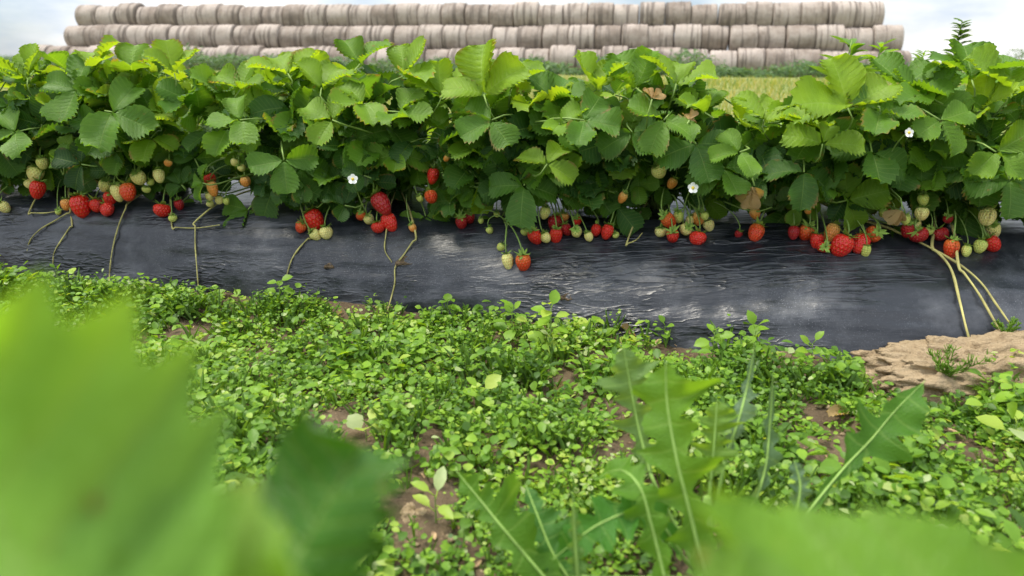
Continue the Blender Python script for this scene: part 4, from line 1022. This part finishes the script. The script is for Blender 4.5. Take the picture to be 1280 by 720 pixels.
def far_tree(px, base_y, dep, hpx, wpx, lab):
    p = at(px, base_y, dep); h = hpx / F * dep; w = wpx / F * dep
    e = empty('tree', (p[0], p[1], 0), lab, 'tree', 'far trees on the horizon')
    tm = MB(); tube(tm, [(0, 0, 0), (0, 0, h * .3), (.1, 0, h * .6)], [h * .04, h * .03, h * .015], 7); tm.build('trunk', M['litter'], e)
    n = 1500; d = rng.normal(0, 1, (n, 3)); d /= np.linalg.norm(d, axis=1, keepdims=True); r = rng.random(n) ** .33
    c = d * r[:, None] * (w * .5, w * .4, h * .42) + (0, 0, h * .58)
    ln = np.array([fbm(q[0] / w * 4, q[1] / w * 4, q[2] / w * 4, 3) for q in c]); c = c[ln > -.2]; n = len(c); th = rng.uniform(0, 6.28, n)
    V = leaves_array(c, rng.normal(0, 1, (n, 3)) + (0, -.3, .6), np.stack([np.cos(th), np.sin(th), rng.normal(0, .5, n)], 1), rng.uniform(.06, .12, n) * h * .6, rng.uniform(.6, 1, n), rng.uniform(0, .4, n))
    link('crown', bulk('crown', V, WF, rng.random(n), M['hedge']), e)
far_tree(1272, 80, 110, 22, 40, 'far dark tree on the horizon at the right edge')
far_tree(1236, 80, 130, 13, 36, 'low far tree on the horizon left of the right edge tree')
far_tree(1330, 80, 115, 20, 60, 'far tree just beyond the right edge')
far_tree(-30, 82, 130, 18, 60, 'far tree just beyond the left edge')
far_tree(12, 82, 140, 14, 50, 'low far tree on the horizon at the left edge')

# ------------------------------------------------------------------ light, sky, camera
EL, AZ = R(71), R(-75)      # sun height, and direction measured from +y (ahead of the camera) to the right
w = bpy.data.worlds.new('World'); scene.world = w; w.use_nodes = True; nt = w.node_tree; nt.nodes.clear()
def N_(ty, **kw):
    nd = nt.nodes.new(ty)
    for k, v in kw.items(): setattr(nd, k, v)
    return nd
out = N_('ShaderNodeOutputWorld'); bg = N_('ShaderNodeBackground'); bg.inputs[1].default_value = .088
sky = N_('ShaderNodeTexSky', sky_type='NISHITA'); sky.sun_disc = False; sky.sun_elevation = EL; sky.sun_rotation = AZ; sky.altitude = 100; sky.air_density = 1.0; sky.dust_density = 1.5
tc = N_('ShaderNodeTexCoord'); mp = N_('ShaderNodeMapping'); mp.inputs['Scale'].default_value = (1, 1, 3.0); mp.inputs['Location'].default_value = (.4, .2, .3)
nz = N_('ShaderNodeTexNoise'); nz.inputs['Scale'].default_value = 3.2; nz.inputs['Detail'].default_value = 8; nz.inputs['Roughness'].default_value = .58
cr = N_('ShaderNodeValToRGB'); cr.color_ramp.elements[0].position = .34; cr.color_ramp.elements[0].color = (.35, .35, .35, 1); cr.color_ramp.elements[1].position = .60
nz2 = N_('ShaderNodeTexNoise'); nz2.inputs['Scale'].default_value = 4.2; nz2.inputs['Detail'].default_value = 6
cr2 = N_('ShaderNodeValToRGB'); cr2.color_ramp.elements[0].position = .38; cr2.color_ramp.elements[0].color = (4.6, 5.6, 7.0, 1); cr2.color_ramp.elements[1].position = .60; cr2.color_ramp.elements[1].color = (10.6, 10.5, 10.3, 1)
mx = N_('ShaderNodeMix', data_type='RGBA')
ln = nt.links.new
ln(tc.outputs['Generated'], mp.inputs[0]); ln(mp.outputs[0], nz.inputs[0]); ln(mp.outputs[0], nz2.inputs[0]); ln(nz.outputs[0], cr.inputs[0]); ln(nz2.outputs[0], cr2.inputs[0])
sz_ = N_('ShaderNodeSeparateXYZ'); ln(tc.outputs['Generated'], sz_.inputs[0])      # overcast sky: brighter overhead than at the horizon
mr = N_('ShaderNodeMapRange'); mr.inputs[1].default_value = 0; mr.inputs[2].default_value = 1; mr.inputs[3].default_value = .62; mr.inputs[4].default_value = 1.75; ln(sz_.outputs[2], mr.inputs[0])
cm = N_('ShaderNodeVectorMath', operation='SCALE'); ln(cr2.outputs[0], cm.inputs[0]); ln(mr.outputs[0], cm.inputs[3])
ln(cr.outputs[0], mx.inputs[0]); ln(sky.outputs[0], mx.inputs[6]); ln(cm.outputs[0], mx.inputs[7]); ln(mx.outputs[2], bg.inputs[0]); ln(bg.outputs[0], out.inputs[0])
sun = bpy.data.lights.new('sun', 'SUN'); sun.energy = 2.1; sun.angle = R(18); sun.color = (1, .94, .82)
so = bpy.data.objects.new('sun', sun); col.objects.link(so)
sd = Vector((math.sin(AZ) * math.cos(EL), math.cos(AZ) * math.cos(EL), math.sin(EL))); so.rotation_euler = sd.to_track_quat('Z', 'Y').to_euler(); so.location = (0, 0, 10)

cam = bpy.data.cameras.new('camera'); co = bpy.data.objects.new('camera', cam); col.objects.link(co)
co.location = (0, 0, H); co.rotation_euler = (math.pi / 2 - P, 0, 0)
cam.sensor_width = 36; cam.lens = 36 * F / 1280; cam.clip_start = .01; cam.clip_end = 6000
cam.dof.use_dof = True; cam.dof.focus_distance = 1.3; cam.dof.aperture_fstop = cam.lens / 1000 / .0042
scene.camera = co
scene.render.engine = 'CYCLES'
vs = scene.view_settings; vs.view_transform = 'Standard'; vs.look = 'None'; vs.gamma = 1; vs.exposure = 1.07; vs.use_curve_mapping = False
scene.cycles.max_bounces = 8; scene.cycles.transmission_bounces = 6; scene.cycles.diffuse_bounces = 6
